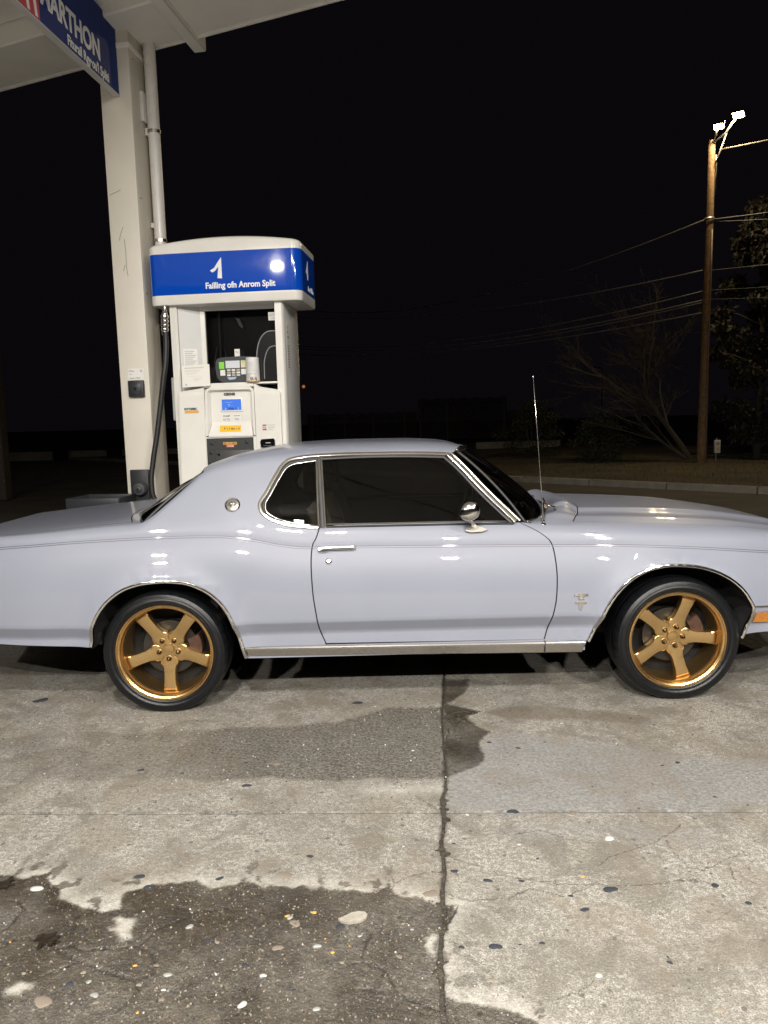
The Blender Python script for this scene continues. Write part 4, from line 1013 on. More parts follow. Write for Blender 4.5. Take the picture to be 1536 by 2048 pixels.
# junction box and hose
pp_('junction_box', rbox(-.625, -.5165, .20, .34, 1.63, 2.012, .014), PUMPGREY, angle=45)
hf = Shape()
prof = [(0, 0), (.018, 0), (.020, -.05), (.024, -.055), (.024, -.07)]
for z0 in (-.07, -.105, -.14, -.175): prof += [(.030, z0 - .003), (.033, z0 - .016), (.030, z0 - .030), (.025, z0 - .034)]
prof += [(.026, -.225), (.022, -.24), (0, -.24)]
v, f = lathe(prof, 24); pp_('hose_swivel', (np.array(v) @ np.array(Matrix.Rotation(math.radians(3), 3, 'Y')).T + [-.548, -.02, 2.585], f), CHROME_DULL, angle=40)
HP = np.array([(-.553, -.024, 2.37), (-.548, -.04, 2.26), (-.552, -.06, 2.137), (-.575, -.075, 1.98), (-.597, -.08, 1.848), (-.632, -.08, 1.66), (-.660, -.08, 1.514), (-.712, -.08, 1.28), (-.735, -.085, 1.12), (-.730, -.09, 1.02), (-.700, -.09, .94), (-.63, -.09, .86), (-.52, -.09, .80), (-.40, -.10, .79)])
s = np.r_[0, np.cumsum(np.linalg.norm(np.diff(HP, axis=0), axis=1))]; tt = np.linspace(0, s[-1], 420)
HQ = np.stack([pchip(s, HP[:, k])(tt) for k in range(3)], -1)
hr = .0225 + .0016 * np.where((np.arange(420) // 2) % 2 == 0, 1, -1) * (tt > .45)
pp_('hose', tube(HQ, hr, 14), BLACKRUB, angle=60)
pp_('nozzle', bprism([(-.40, .76), (-.30, .77), (-.22, .80), (-.22, .84), (-.34, .83), (-.40, .82)], -.115, -.085, .008), BLACKPL, angle=40)
v, f = blob(1, (.006, .006, .006), 0); pp_('side_bolt', (np.array(v) + [.4585, .50, 1.68], f), CHROME, smooth=True)
tag(pm, 'white fuel pump with blue numbered header and lit blue screen', 'fuel pump')

# things left on the pump
nt = st_empty('paper_notice', -.290, -.07, 1.90)
L = lambda vf: loc(vf, -.290, -.07, 1.90)
q = np.array([(-.412, -.078, 1.906), (-.169, -.078, 1.913), (-.176, -.058, 2.092), (-.416, -.058, 2.088)])
def card(q, th=.002):
    n_ = np.cross(q[1] - q[0], q[3] - q[0]); n_ /= np.linalg.norm(n_); return np.r_[q, q - n_ * th], [(0, 1, 2, 3), (7, 6, 5, 4), (0, 4, 5, 1), (1, 5, 6, 2), (2, 6, 7, 3), (3, 7, 4, 0)]
put('sheet', L(card(q)), PAPER, nt, local=True)
def on_card(a, b_, c, d_, lift=.0008):
    P = lambda s, t: q[0] * (1 - s) * (1 - t) + q[1] * s * (1 - t) + q[2] * s * t + q[3] * (1 - s) * t
    n_ = np.cross(q[1] - q[0], q[3] - q[0]); n_ /= np.linalg.norm(n_)
    return card(np.array([P(a, c), P(b_, c), P(b_, d_), P(a, d_)]) + n_ * lift, .0006)
S_ = Shape()
for a, b_, c, h in ((.10, .80, .84, .055), (.10, .62, .75, .018), (.10, .66, .70, .018), (.14, .55, .63, .016), (.16, .50, .58, .016), (.20, .78, .47, .010), (.40, .74, .38, .018), (.42, .70, .32, .018), (.42, .60, .26, .016)): S_.add(on_card(a, b_, c, c + h))
put('print', L(S_), simple('faint_print', (.55, .535, .50), .7), nt, local=True)
put('logo', L(Shape().add(on_card(.06, .22, .05, .20))), STICKERW, nt, local=True)
put('logo_mark', L(Shape().add(on_card(.11, .17, .07, .14, .0016))), PRINTGREY, nt, local=True)
tag(nt, 'white printed paper sheet leaning on the left end of the pump shelf', 'notice')
cp = st_empty('paper_roll', .180, .0, 1.938)
L = lambda vf: loc(vf, .180, .0, 1.938)
def cyl(r0, r1, z0, z1, n=32, inner=True):
    pr = [(r0, z0), (r1, z1)] + ([(r1 - .010, z1), (r1 - .012, z1 - .03), (0, z1 - .03)] if inner else [])
    v, f = lathe(([(0, z0)] if inner else []) + pr, n); return np.array(v) + [.180, -.005, 0], f
put('roll', L(cyl(.058, .054, 1.9385, 2.138)), simple('printed_paper', (.62, .61, .60), .5, noise=.10, nscale=18), cp, local=True, angle=40)
put('foot_band', L(cyl(.0592, .0592, 1.940, 1.948, 32, False)), ORANGE, cp, local=True, angle=40)
def wrap_text(body, size, a_mid, z):
    v, f = text_shape(body, size, Matrix.Identity(4), .0005, .0012); v = np.array(v); w = v[:, 0].max(); an = -math.pi / 2 + a_mid + (v[:, 0] - w / 2) / .058
    r = .0588 + v[:, 2]; return np.c_[.180 + r * np.cos(an), -.005 + r * np.sin(an), z + v[:, 1]], f
put('lettering', L(wrap_text('R|L KJ', .022, .35, 1.955)), PRINT, cp, local=True)
S_ = Shape()
for a0, a1, z in ((-.9, .7, 1.975), (-.9, -.35, 2.00), (-.2, .7, 2.003)): 
    an = np.linspace(a0, a1, 12) - math.pi / 2; S_.add(tube([(.18 + .0585 * math.cos(t), -.005 + .0585 * math.sin(t), z) for t in an], .0012, 4))
for a, z0, z1 in ((-.9, 1.955, 2.0), (-.35, 1.975, 2.0), (-.2, 1.975, 2.003), (.7, 1.975, 2.003)):
    t = a - math.pi / 2; S_.add(tube([(.18 + .0585 * math.cos(t), -.005 + .0585 * math.sin(t), z) for z in (z0, z1)], .0012, 4))
for k in range(6):
    an = np.linspace(-.6, .5 - .1 * (k % 3), 10) - math.pi / 2; S_.add(tube([(.18 + .057 * math.cos(t), -.005 + .057 * math.sin(t), 2.03 + k * .013) for t in an], .0008, 4))
put('print', L(S_), PRINTGREY, cp, local=True)
tag(cp, 'printed paper roll standing on the pump shelf beside the card terminal', 'paper roll')


# ------------------------------------------------------------------ the car
HALF = .96
car = empty('car', (.15, HALF, 0))
tag(car, 'pale lavender two-door coupe with bronze wheels parked beside the fuel pump', 'car')
def part(name, vf, mat, parent=None, **k): return put(name, vf, mat, parent or car, **k)
QWIN = [(-.368, 1.009), (-.497, 1.019), (-.583, 1.041), (-.651, 1.071), (-.686, 1.101), (-.697, 1.138), (-.665, 1.198), (-.611, 1.299), (-.575, 1.352), (-.536, 1.379), (-.391, 1.397)]
DRIP = [(-.536, 1.379), (-.391, 1.397), (-.185, 1.401), (.072, 1.399), (.30, 1.392), (.374, 1.387)]
APIL = [(.374, 1.387), (.434, 1.328), (.569, 1.178), (.684, 1.062), (.735, 1.012)]
QGLASS = [(-.370, 1.010), (-.497, 1.022), (-.584, 1.046), (-.650, 1.076), (-.682, 1.104), (-.690, 1.138), (-.66, 1.197), (-.606, 1.296), (-.566, 1.355), (-.53, 1.372), (-.385, 1.390)]
DGLASS = [(-.330, 1.006), (-.355, 1.388), (.362, 1.380), (.725, 1.004)]
DREAR = [(-.343, .366), (-.372, .441), (-.387, .536), (-.403, .672), (-.409, .827), (-.402, .914), (-.380, .955), (-.362, 1.010)]
DFRONT = [(.758, 1.006), (.836, .969), (.888, .935), (.923, .899), (.937, .84), (.944, .723), (.938, .602), (.919, .503), (.896, .419), (.878, .357)]

def surf_n(f, X, z, e=.0015):
    X = np.asarray(X, float); z = np.asarray(z, float)
    fx = (f(X + e, z) - f(X - e, z)) / (2 * e); fz = (f(X, z + e) - f(X, z - e)) / (2 * e)
    n = np.stack([fx, -np.ones_like(fx), fz], -1); return n / np.linalg.norm(n, axis=1)[:, None]
def on_surf(f, P, off=0.0):
    P = np.asarray(P, float); X, z = P[:, 0].copy(), P[:, 1].copy(); y = f(X, z); n = surf_n(f, X, z)
    return np.stack([X, y, z], -1) + n * off, n
ROWS_U = [-.25, -.20, -.165, -.13, -.10, -.075, -.05, -.03, -.014, -.005, .005, .014, .028, .045, .06, .075, .088, .10, .115]
ROWS_Z = [.36, .39, .415, .427, .445, .47, .490, .500, .52, .56, .60, .64]
def panel2d(outline, f, step=.022, sail=False, off=0.0):
    """triangulated piece of the body side bounded by an outline in (x, z)"""
    o = np.asarray(outline, float)
    # resample long edges
    pts = []
    for a, b in zip(o, np.roll(o, -1, 0)):
        m = max(1, int(math.hypot(*(b - a)) / .02))
        for k in range(m): pts.append(a + (b - a) * k / m)
    B = np.array(pts); nb = len(B)
    xs = np.arange(B[:, 0].min(), B[:, 0].max(), step); I = []
    for i, x in enumerate(xs):
        z0 = float(ZS(x))
        zz = [q for q in ROWS_Z if q < z0 - .27] + [z0 + u for u in ROWS_U]
        if sail:
            z1 = float(Z1Q(x)); t = z0 + .14
            while t < z1 - .06: zz.append(t); t += .025
            zz += [z1 - d for d in (.05, .04, .03, .022, .015, .009, .004) if z1 - d > z0 + .02]
        else: zz += [float(Z1F(x)) - d for d in (.05, .04, .03, .022, .015, .009, .004)]
        I += [(x, q) for q in zz]
    I = np.array(I)
    I = I[inside(I[:, 0], I[:, 1], B)]
    I = I[seg_dist(I[:, 0], I[:, 1], B) > .0035]
    allp = np.r_[B, I]
    r = delaunay_2d_cdt([Vector(p) for p in allp], [(i, (i + 1) % nb) for i in range(nb)], [], 0, 1e-6)
    P = np.array([tuple(q) for q in r[0]]); T = np.array([tuple(t) for t in r[2]])
    c = P[T].mean(1); T = T[inside(c[:, 0], c[:, 1], B)]
    # outward side is -y: wind so that geometric normals agree
    a = P[T[:, 0]]; b = P[T[:, 1]]; d = P[T[:, 2]]
    ar = (b[:, 0] - a[:, 0]) * (d[:, 1] - a[:, 1]) - (b[:, 1] - a[:, 1]) * (d[:, 0] - a[:, 0])
    T[ar < 0] = T[ar < 0][:, ::-1]
    n = surf_n(f, P[:, 0], P[:, 1]); V = np.stack([P[:, 0], f(P[:, 0].copy(), P[:, 1].copy()), P[:, 1]], -1) + n * off
    return V, T.tolist(), n
def body_panel(name, outline, f, mat=None, parent=None, sail=False, both=True, off=0.0):
    V, T, n = panel2d(outline, f, sail=sail, off=off)
    o = part(name, (V, T), mat or PAINT, parent, smooth=True, normals=n)
    if both:
        Vm, Tm = mirror_y((V, T)); part(name, (Vm, Tm), mat or PAINT, parent, smooth=True, normals=n * [1, -1, 1])
    return o
arch_r = [tuple(p) for p in dens(ARCH_R, 60)]; arch_f = [tuple(p) for p in dens(ARCH_F, 70)]
XR, XF = -2.62, 2.66
rear_top = [(x, float(Z1Q(x))) for x in np.linspace(-.391, XR, 120)]
quarter = ([(XR, .44), (-2.3, .402), (-2.179, .395), (-1.884, .386), (-1.66, .38)] + [p for p in arch_r if p[1] > .37 or p[0] > -1.2][0:] )
quarter = [p for p in quarter if not (p[0] > -.85 and p[1] < .357)]
quarter += [(-.806, .357), (-.348, .357)] + [(x - .0035, z) for x, z in dens(DREAR, 30)] + [tuple(p) for p in dens(QWIN, 50)] + rear_top
qp = body_panel('quarter_panel', quarter, fq, sail=True)
door_o = [(x + .0035, z) for x, z in dens(DREAR, 30)][::1]
door_o = [(x, z) for x, z in door_o] + [(-.25, 1.019), (.184, 1.017), (.432, 1.015), (.707, 1.010)] + [(x - .0035, z) for x, z in dens(DFRONT, 30)] + [(.537, .359), (.043, .363)]
door = body_panel('door', door_o, ff, both=False)
Vd, Td, nd = panel2d(door_o, ff); Vm, Tm = mirror_y((Vd, Td)); part('door', (Vm, Tm), PAINT, smooth=True, normals=nd * [1, -1, 1])
fend = [(x + .0035, z) for x, z in dens(DFRONT, 30)] + [(.883, .350), (1.10, .346)] + [p for p in arch_f if p[1] > .347] + [(1.985, .365), (2.3, .37), (XF, .42)] + [(x, float(Z1F(x))) for x in np.linspace(XF, .775, 90)]
fender = body_panel('front_fender', fend, ff)
body_panel('roof_rail', [(-.391, 1.388)] + [(x, z - .008) for x, z in dens(DRIP[1:], 20)] + [(x, float(Z1Q(x))) for x in np.linspace(.425, -.391, 30)], fq, sail=True)
# lower sill behind the moulding
for s in (0, 1):
    v = rbox(-.80, 1.105, .035, .10, .29, .356, 0); part('sill', mirror_y(v) if s else v, PAINT)

# --- top surfaces
ZC_DECK = pchip([-2.75, -2.62, -2.15, -2.04, -1.71, -1.50, -1.3], [.945, .958, 1.003, 1.013, 1.044, 1.060, 1.068])
ZC_ROOF = pchip([-1.12, -1.03, -.95, -.88, -.748, -.614, -.48, -.214, .118, .351, .467, .54], [1.318, 1.362, 1.390, 1.411, 1.437, 1.454, 1.461, 1.468, 1.466, 1.454, 1.434, 1.409])
ZC_HOOD = pchip([.8, 1.1, 1.25, 1.404, 1.677, 2.0, 2.22, 2.44, 2.60, 2.75], [1.038, 1.030, 1.026, 1.022, 1.008, .983, .952, .912, .865, .80])
def crown(w, h, L, slope):
    p = np.clip(slope * L / np.maximum(h, 1e-3), 1.2, 9); return h * (1 - (1 - w) ** p)
def top_deck(X, w):
    z1 = Z1Q(X); y1 = fq(X, z1); L = HALF - y1
    return np.stack([X, y1 + L * w, z1 + crown(w, ZC_DECK(X) - z1, L, .445)], -1)
def top_roof(X, w):
    z1 = Z1Q(X); y1 = fq(X, z1); L = HALF - y1
    return np.stack([X, y1 + L * w, z1 + crown(w, ZC_ROOF(X) - z1, L, .445)], -1)
def top_hood(X, w, lift=True):
    z1 = Z1F(X); y1 = ff(X, z1); L = HALF - y1; y = y1 + L * w
    h = ZC_HOOD(X) - z1 - .020
    z = z1 + crown(w, h, L, .50)
    z = z + .020 * sstep((y - .50 - .10 * (X - 1.2) / 1.4) / .075) + .007 * np.exp(-((y - .30) / .045) ** 2)
    return np.stack([X, y, z], -1)
def skin(name, fn, Xa, Xb, mat=PAINT, nX=70, ws=None, parent=None, w0=0.0, edge_n=None, mirror_join=True, **k):
    """full-width top panel made from the near half and its mirror image"""
    ws = np.r_[w0 + (1 - w0) * (np.linspace(0, 1, 46) ** 1.6)] if ws is None else np.asarray(ws)
    m = len(ws); G = np.zeros((nX, 2 * m - 1, 3))
    for j, w in enumerate(ws):
        wa = np.full(nX, w); xa, xb = Xa(w), Xb(w); X = xa + (xb - xa) * np.linspace(0, 1, nX)
        P = fn(X, wa); G[:, j] = P
        if j < m - 1:
            Q = P.copy(); Q[:, 1] = 2 * HALF - Q[:, 1]; G[:, 2 * m - 2 - j] = Q
    a = np.gradient(G, axis=0); b = np.gradient(G, axis=1); n = np.cross(a, b); n /= np.linalg.norm(n, axis=2)[..., None] + 1e-12
    n[n[..., 2] < 0] *= -1
    if edge_n is not None:
        e = surf_n(edge_n[0], G[:, 0, 0], np.asarray(edge_n[1](G[:, 0, 0])) - .002)
        for j, t in ((0, 1.), (1, .8), (2, .55), (3, .3), (4, .12)):
            for jj, s in ((j, 1), (2 * m - 2 - j, -1)):
                q = n[:, jj] * (1 - t) + e * [1, s, 1] * t; n[:, jj] = q / np.linalg.norm(q, axis=1)[:, None]
    R, Cc = nX, 2 * m - 1; idx = np.arange(R * Cc).reshape(R, Cc)
    F = np.stack([idx[:-1, :-1], idx[1:, :-1], idx[1:, 1:], idx[:-1, 1:]], -1).reshape(-1, 4)
    c = np.cross(G[1, 1] - G[0, 1], G[0, 2] - G[0, 1])
    if c[2] < 0: F = F[:, ::-1]
    return part(name, (G.reshape(-1, 3), F.tolist()), mat, parent, smooth=True, normals=n.reshape(-1, 3))
bow = lambda w: 1 - (1 - w) ** 2
deck_end = lambda w: -1.345 - .19 * bow(w)
roof_rear = lambda w: -1.028 - .075 * bow(w)
roof_front = lambda w: .425 + .112 * bow(w)
hood_rear = lambda w: 1.045 + .20 * bow(w)
cowl_rear = lambda w: .775 + .295 * bow(w)
skin('roof', top_roof, roof_rear, roof_front, edge_n=(fq, Z1Q))
skin('rear_deck', top_deck, lambda w: XR, lambda w: -1.345 - .19 * w, nX=60, ws=np.linspace(0, .072, 8), edge_n=None) if False else None
def half_strip(name, fn, xa, xb, w0, w1, nX=60, nw=8, edge_n=None):
    for s in (0, 1):
        X = np.linspace(xa, xb, nX); G = np.stack([fn(X, np.full(nX, w)) for w in np.linspace(w0, w1, nw)], 1)
        a = np.gradient(G, axis=0); b = np.gradient(G, axis=1); n = np.cross(a, b); n /= np.linalg.norm(n, axis=2)[..., None]; n[n[..., 2] < 0] *= -1
        if edge_n is not None:
            e = surf_n(edge_n[0], X, np.asarray(edge_n[1](X)) - .002)
            for j, t in ((0, 1.), (1, .75), (2, .4)): q = n[:, j] * (1 - t) + e * t; n[:, j] = q / np.linalg.norm(q, axis=1)[:, None]
        idx = np.arange(nX * nw).reshape(nX, nw); F = np.stack([idx[:-1, :-1], idx[1:, :-1], idx[1:, 1:], idx[:-1, 1:]], -1).reshape(-1, 4)
        V, F, n = G.reshape(-1, 3), F.tolist(), n.reshape(-1, 3)
        if s: V, F = mirror_y((V, F)); n = n * [1, -1, 1]
        part(name, (V, F), PAINT, smooth=True, normals=n)
half_strip('deck_side', top_deck, XR, -1.352, 0, .085, edge_n=(fq, Z1Q))
skin('boot_lid', top_deck, lambda w: XR, lambda w: -1.40 - .19 * bow(w), w0=.092, nX=70)
skin('rear_window_shelf', top_deck, lambda w: -1.394 - .19 * bow(w), deck_end, w0=.088, nX=8)
half_strip('fender_top', top_hood, 1.0, 2.60, 0, .088, edge_n=(ff, Z1F))
skin('hood', top_hood, hood_rear, lambda w: 2.60 + .10 * bow(w), w0=.090, nX=90)
def top_cowl(X, w):
    P = top_hood(np.asarray(X), w); t = (X - cowl_rear(w[0])) / (hood_rear(w[0]) - cowl_rear(w[0]))
    P[:, 2] += .040 * np.sin(np.pi * np.clip(t, 0, 1)) ** 1.2 * sstep(w / .5) - .012 * sstep((.25 - t) / .25)
    return P
skin('cowl_panel', top_cowl, cowl_rear, lambda w: hood_rear(w) - .006, nX=26, edge_n=(ff, Z1F))
# glass screens
def screen_patch(name, tl, cl, bl, bc, mat, bulge=.0, nS=24, parent=None, inset=0.0):
    """curved screen: near corners tl, bl and centre points cl, bc, mirrored to the far side"""
    W = np.linspace(0, 1, 20); G = np.zeros((nS, 39, 3))
    tl, cl, bl, bc = [np.asarray(q, float) for q in (tl, cl, bl, bc)]
    for j, w in enumerate(W):
        g = bow(w); T_ = tl + (cl - tl) * g; T_[1] = tl[1] + (cl[1] - tl[1]) * w; B_ = bl + (bc - bl) * g; B_[1] = bl[1] + (bc[1] - bl[1]) * w
        for i, s in enumerate(np.linspace(0, 1, nS)):
            P = T_ + (B_ - T_) * s; up = np.array([B_[2] * 0 + (T_[2] - B_[2]), 0, (B_[0] - T_[0])]); up = up / np.linalg.norm(up) * (1 if up[2] > 0 else -1)
            P = P + up * (bulge * 4 * s * (1 - s) - inset); G[i, j] = P; Q = P.copy(); Q[1] = 2 * HALF - Q[1]; G[i, 38 - j] = Q
    idx = np.arange(nS * 39).reshape(nS, 39); F = np.stack([idx[:-1, :-1], idx[1:, :-1], idx[1:, 1:], idx[:-1, 1:]], -1).reshape(-1, 4)
    c = np.cross(G[1, 1] - G[0, 1], G[0, 2] - G[0, 1])
    if c[2] < 0: F = F[:, ::-1]
    return part(name, (G.reshape(-1, 3), F.tolist()), mat, parent, smooth=True), G
y1r = float(fq(np.array([.425]), Z1Q(np.array([.425])))[0])
ws_, GW = screen_patch('windscreen', (.435, y1r + .004, 1.403), (.540, HALF, 1.408), (.795, .140, 1.000), (1.075, HALF, .985), GLASS, .022)
yb0 = float(fq(np.array([-1.345]), Z1Q(np.array([-1.345])))[0]); yb1 = float(fq(np.array([-1.028]), Z1Q(np.array([-1.028])))[0])
rw_, GR = screen_patch('rear_window', (-1.036, yb1 + .012, 1.315), (-1.108, HALF, 1.325), (-1.352, yb0 + .012, 1.050), (-1.545, HALF, 1.052), GLASS, .012)
def border(G, r, mat, name, parent):
    n_ = G.shape[1]
    P = np.r_[G[:, 0], G[-1, 1:], G[::-1, -1][1:], G[0, ::-1][1:-1]]
    c = np.cumsum(np.r_[0, np.linalg.norm(np.diff(P, axis=0), axis=1)])
    part(name, tube(P, r, 8, True), mat, parent, smooth=True)
border(GR, .011, BLACKRUB, 'window_seal', rw_)
border(GW, .009, BLACKRUB, 'window_seal', ws_)
part('screen_trim', tube(GW[0, :, :] + [0, 0, .006], .010, 8), CHROME, ws_, smooth=True)
part('screen_trim', tube(np.r_[GW[-1, :, :]] + [0.006, 0, .008], .009, 8), CHROME, ws_, smooth=True)

# --- side glass and bright trim
def mould(name, P2, f, w, h, mat, parent=None, both=True, off=0.0, closed=False, n=60, prof=None, smooth=True, dense=True):
    P2 = dens(P2, n) if dense else np.asarray(P2, float)
    P, N_ = on_surf(f, P2, off); vf = ribbon(P, N_, w, h, closed, prof)
    o = part(name, vf, mat, parent, angle=40)
    if both: part(name, mirror_y(vf), mat, parent, angle=40)
    return o
def pane(name, outl, off=-.012, f=None):
    V, T, n = panel2d(outl, f or fq, step=.03, sail=True, off=off)
    a = part(name, (V, T), GLASS, smooth=True, normals=n); Vm, Tm = mirror_y((V, T)); part(name, (Vm, Tm), GLASS, smooth=True, normals=n * [1, -1, 1])
    return a
qg = pane('quarter_window', [tuple(p) for p in dens(QGLASS, 40)], f=lambda X, z: fq(X, z) + .24 * (z - 1.2) ** 2 - .002)
dg = pane('door_window', DGLASS)
mould('window_trim', QWIN[:-2] + DRIP, fq, .024, .012, CHROME, qg, n=130, off=.001)
mould('window_seal', [(-.380, 1.014), (-.497, 1.028), (-.580, 1.050), (-.643, 1.079), (-.672, 1.106), (-.678, 1.138), (-.650, 1.196), (-.598, 1.292), (-.560, 1.345), (-.528, 1.364), (-.392, 1.383)], fq, .018, .007, BLACKRUB, qg, n=90, off=-.006)
mould('inner_trim', [(-.388, 1.022), (-.497, 1.036), (-.575, 1.056), (-.636, 1.084), (-.662, 1.110), (-.667, 1.138), (-.640, 1.195), (-.590, 1.287), (-.553, 1.338), (-.524, 1.354), (-.392, 1.373)], fq, .006, .004, CHROME_DULL, qg, n=90, off=-.006)
mould('pillar_trim', APIL, fq, .030, .016, CHROME, ws_, n=40, off=.002)
mould('pillar_trim', [(x + .026, z + .006) for x, z in APIL], fq, .016, .012, CHROME_DULL, ws_, n=40, off=-.004)
mould('window_seal', [(.355, 1.374), (.418, 1.315), (.553, 1.165), (.668, 1.049), (.712, 1.008)], fq, .016, .008, BLACKRUB, dg, n=40, off=-.004)
mould('window_seal', [(-.352, 1.381), (-.10, 1.386), (.10, 1.384), (.355, 1.374)], fq, .016, .008, BLACKRUB, dg, n=40, off=-.004)
mould('window_seal', [(-.330, 1.012), (.10, 1.010), (.45, 1.008), (.725, 1.004)], fq, .012, .010, BLACKRUB, dg, n=40, off=-.004)
mould('pillar_trim', [(-.384, 1.390), (-.379, 1.25), (-.373, 1.12), (-.366, 1.006)], fq, .013, .010, CHROME, qg, n=20, off=.0)
mould('pillar_seal', [(-.370, 1.390), (-.362, 1.25), (-.352, 1.12), (-.345, 1.006)], fq, .024, .005, BLACKRUB, qg, n=20, off=-.004)
mould('pillar_trim', [(-.356, 1.388), (-.346, 1.25), (-.337, 1.12), (-.329, 1.006)], fq, .013, .010, CHROME, dg, n=20, off=.0)
mould('belt_trim', [(-.36, 1.021), (.10, 1.019), (.45, 1.017), (.72, 1.011)], ff, .010, .006, CHROME_DULL, door, n=40, off=.001, both=False)
# wheel arch, sill and stripe trim
for P in (ARCH_R[1:], ARCH_F[1:]):
    Pn = [(-.790, .300)] if P[0][0] < 0 else []
    base = [tuple(q) for q in P] + Pn
    mould('wheel_arch_trim', base, ff if P[0][0] > 0 else fq, .021, .012, CHROME, n=110, off=.001)
SPROF = [(-.5, -.25), (-.5, .55), (-.30, .95), (-.22, .98), (.05, .80), (.40, .55), (.5, .2), (.5, -.25)]
def rocker():
    xs = np.linspace(-.812, 1.108, 60); V = []; zt = np.interp(xs, [-.812, 1.108], [.356, .344]); zb = np.interp(xs, [-.80, 1.10], [.300, .278])
    pr = [(0, .0), (.001, -.008), (.10, -.013), (.26, -.012), (.30, -.004), (.95, .004), (1., .008), (1., .03)]
    for x, a, b in zip(xs, zt, zb):
        for t, d in pr: V.append((x + .02 * t * (1 if x < -.8 else (-1 if x > 1.09 else 0)), .028 + d, a + (b - a) * t))
    k = len(pr); F = [(i * k + q, i * k + q + 1, (i + 1) * k + q + 1, (i + 1) * k + q) for i in range(59) for q in range(k - 1)]
    return np.array(V), F
rk = rocker(); part('sill_moulding', rk, CHROME_DULL, angle=25); part('sill_moulding', mirror_y(rk), CHROME_DULL, angle=25)
part('sill_joint', rbox(.878, .881, .0135, .03, .283, .352, 0), BLACKRUB)
sx = np.linspace(-2.6, 2.6, 220)
for dz, w in ((.0015, .0032), (-.0085, .0032)):
    for seg_ in ((-2.6, -.412), (-.402, .918), (.928, 2.62)):
        X = np.linspace(*seg_, 100); mould('pinstripe', np.stack([X, ZS(X) + dz], -1), ff, w, .0006, STRIPE, None, n=100, off=.0006, prof=[(-.5, 0), (-.5, 1), (.5, 1), (.5, 0)], dense=False)
mould('side_moulding', [(2.015, .527), (2.3, .51), (2.62, .49)], ff, .012, .006, CHROME, n=20, both=True)
for ln in (DREAR, DFRONT, [(-.343, .361), (.04, .359), (.88, .353)]):
    mould('door_seal', ln, ff, .016, .004, DARK, door, n=50, off=-.012, both=False)  # dark strip backing the door gaps, stands in for the shade inside

# --- door furniture
hd = Shape()
HPth = [(-.352, .893), (-.33, .8935), (-.28, .8945), (-.22, .895), (-.175, .895)]
P, N_ = on_surf(ff, dens(HPth, 24), .018)
hd.add(ribbon(P, N_, .022, .012)); 
handle = part('door_handle', hd, CHROME, door, angle=40)
S_ = Shape()
P, N_ = on_surf(ff, dens([(-.368, .890), (-.34, .888), (-.318, .892)], 10), .0)
S_.add(ribbon(P, N_, .034, .022)); P, N_ = on_surf(ff, dens([(-.178, .895), (-.162, .896)], 6), .0); S_.add(ribbon(P, N_, .024, .024))
part('handle_mount', S_, CHROME, handle if False else door, angle=40)
P, N_ = on_surf(ff, [(-.312, .829)], .0)
def disc_at(P, N_, prof, n=28):
    v, f = lathe(prof, n); N_ = Vector(N_); M = N_.to_track_quat('Z', 'Y').to_matrix().to_4x4(); M.translation = Vector(P); A = _np4(M)
    return np.array(v) @ A[:3, :3].T + A[:3, 3], f
part('door_lock', disc_at(P[0], N_[0], [(.017, -.002), (.017, .004), (.013, .007), (.007, .007), (.006, .004), (0, .004)]), CHROME, door, angle=40)
part('key_slot', disc_at(P[0] + N_[0] * .0045, N_[0], [(.004, 0), (.004, .001), (0, .001)], 10), BLACKRUB, door)
# mirror
mir = Shape(); mz = .985
MB = [(.447, .974), (.458, .990), (.500, 1.006), (.545, .992), (.572, .978), (.540, .968), (.48, .966)]
v, f = bprism(MB, -.012, .012, .006); yb = float(ff(np.array([.5]), np.array([.985]))[0])
v = np.array(v); v[:, 1] += yb - .008 - (v[:, 2] - .985) * -.55
mirror = part('door_mirror', (v, f), CHROME_DULL, door, angle=40)
part('mirror_stem', tube([(.497, yb - .010, 1.00), (.488, yb - .055, 1.022), (.470, yb - .085, 1.05)], [.016, .012, .014], 12), CHROME, mirror if False else door, smooth=True)
MH = [(.412, 1.062), (.414, 1.092), (.430, 1.126), (.466, 1.144), (.488, 1.130), (.500, 1.100), (.496, 1.068), (.478, 1.044), (.452, 1.036), (.428, 1.044)]
bm = bmesh.new()
def headshell():
    P = dens(MH + [MH[0]], 40)[:-1]; c = P.mean(0); V = []; rings = [(0.0, .88), (.008, 1.0), (.022, 1.0), (.045, .92), (.065, .72), (.076, .42), (.080, .10)]
    for d, s in rings:
        for a, b in c + (P - c) * s: V.append((a + d * .55, -.060 + yb - .012 + (a - c[0]) * .35 - d * .35, b))
    k = len(P); F = [(i * k + q, i * k + (q + 1) % k, (i + 1) * k + (q + 1) % k, (i + 1) * k + q) for i in range(len(rings) - 1) for q in range(k)]
    F.append(tuple(range(k))); F.append(tuple((len(rings) - 1) * k + q for q in range(k))[::-1]); return np.array(V), F
bm.free()
part('mirror_shell', headshell(), CHROME, door, angle=50)
# antenna
bx, by, bz = .897, .150, .983
part('antenna_base', disc_at((bx, by, bz - .004), (0, -.35, 1), [(.020, 0), (.020, .006), (.014, .014), (.008, .022), (.006, .034), (0, .034)]), CHROME, angle=40)
part('antenna_mast', tube([(bx, by, bz + .02), (.880, .15, 1.25), (.860, .15, 1.53), (.838, .15, 1.812)], [.0032, .0026, .0024, .002], 8), CHROME_DULL, smooth=True)
part('antenna_tip', tube([(.8385, .15, 1.806), (.838, .15, 1.817)], .0042, 8), CHROME_DULL, smooth=True)
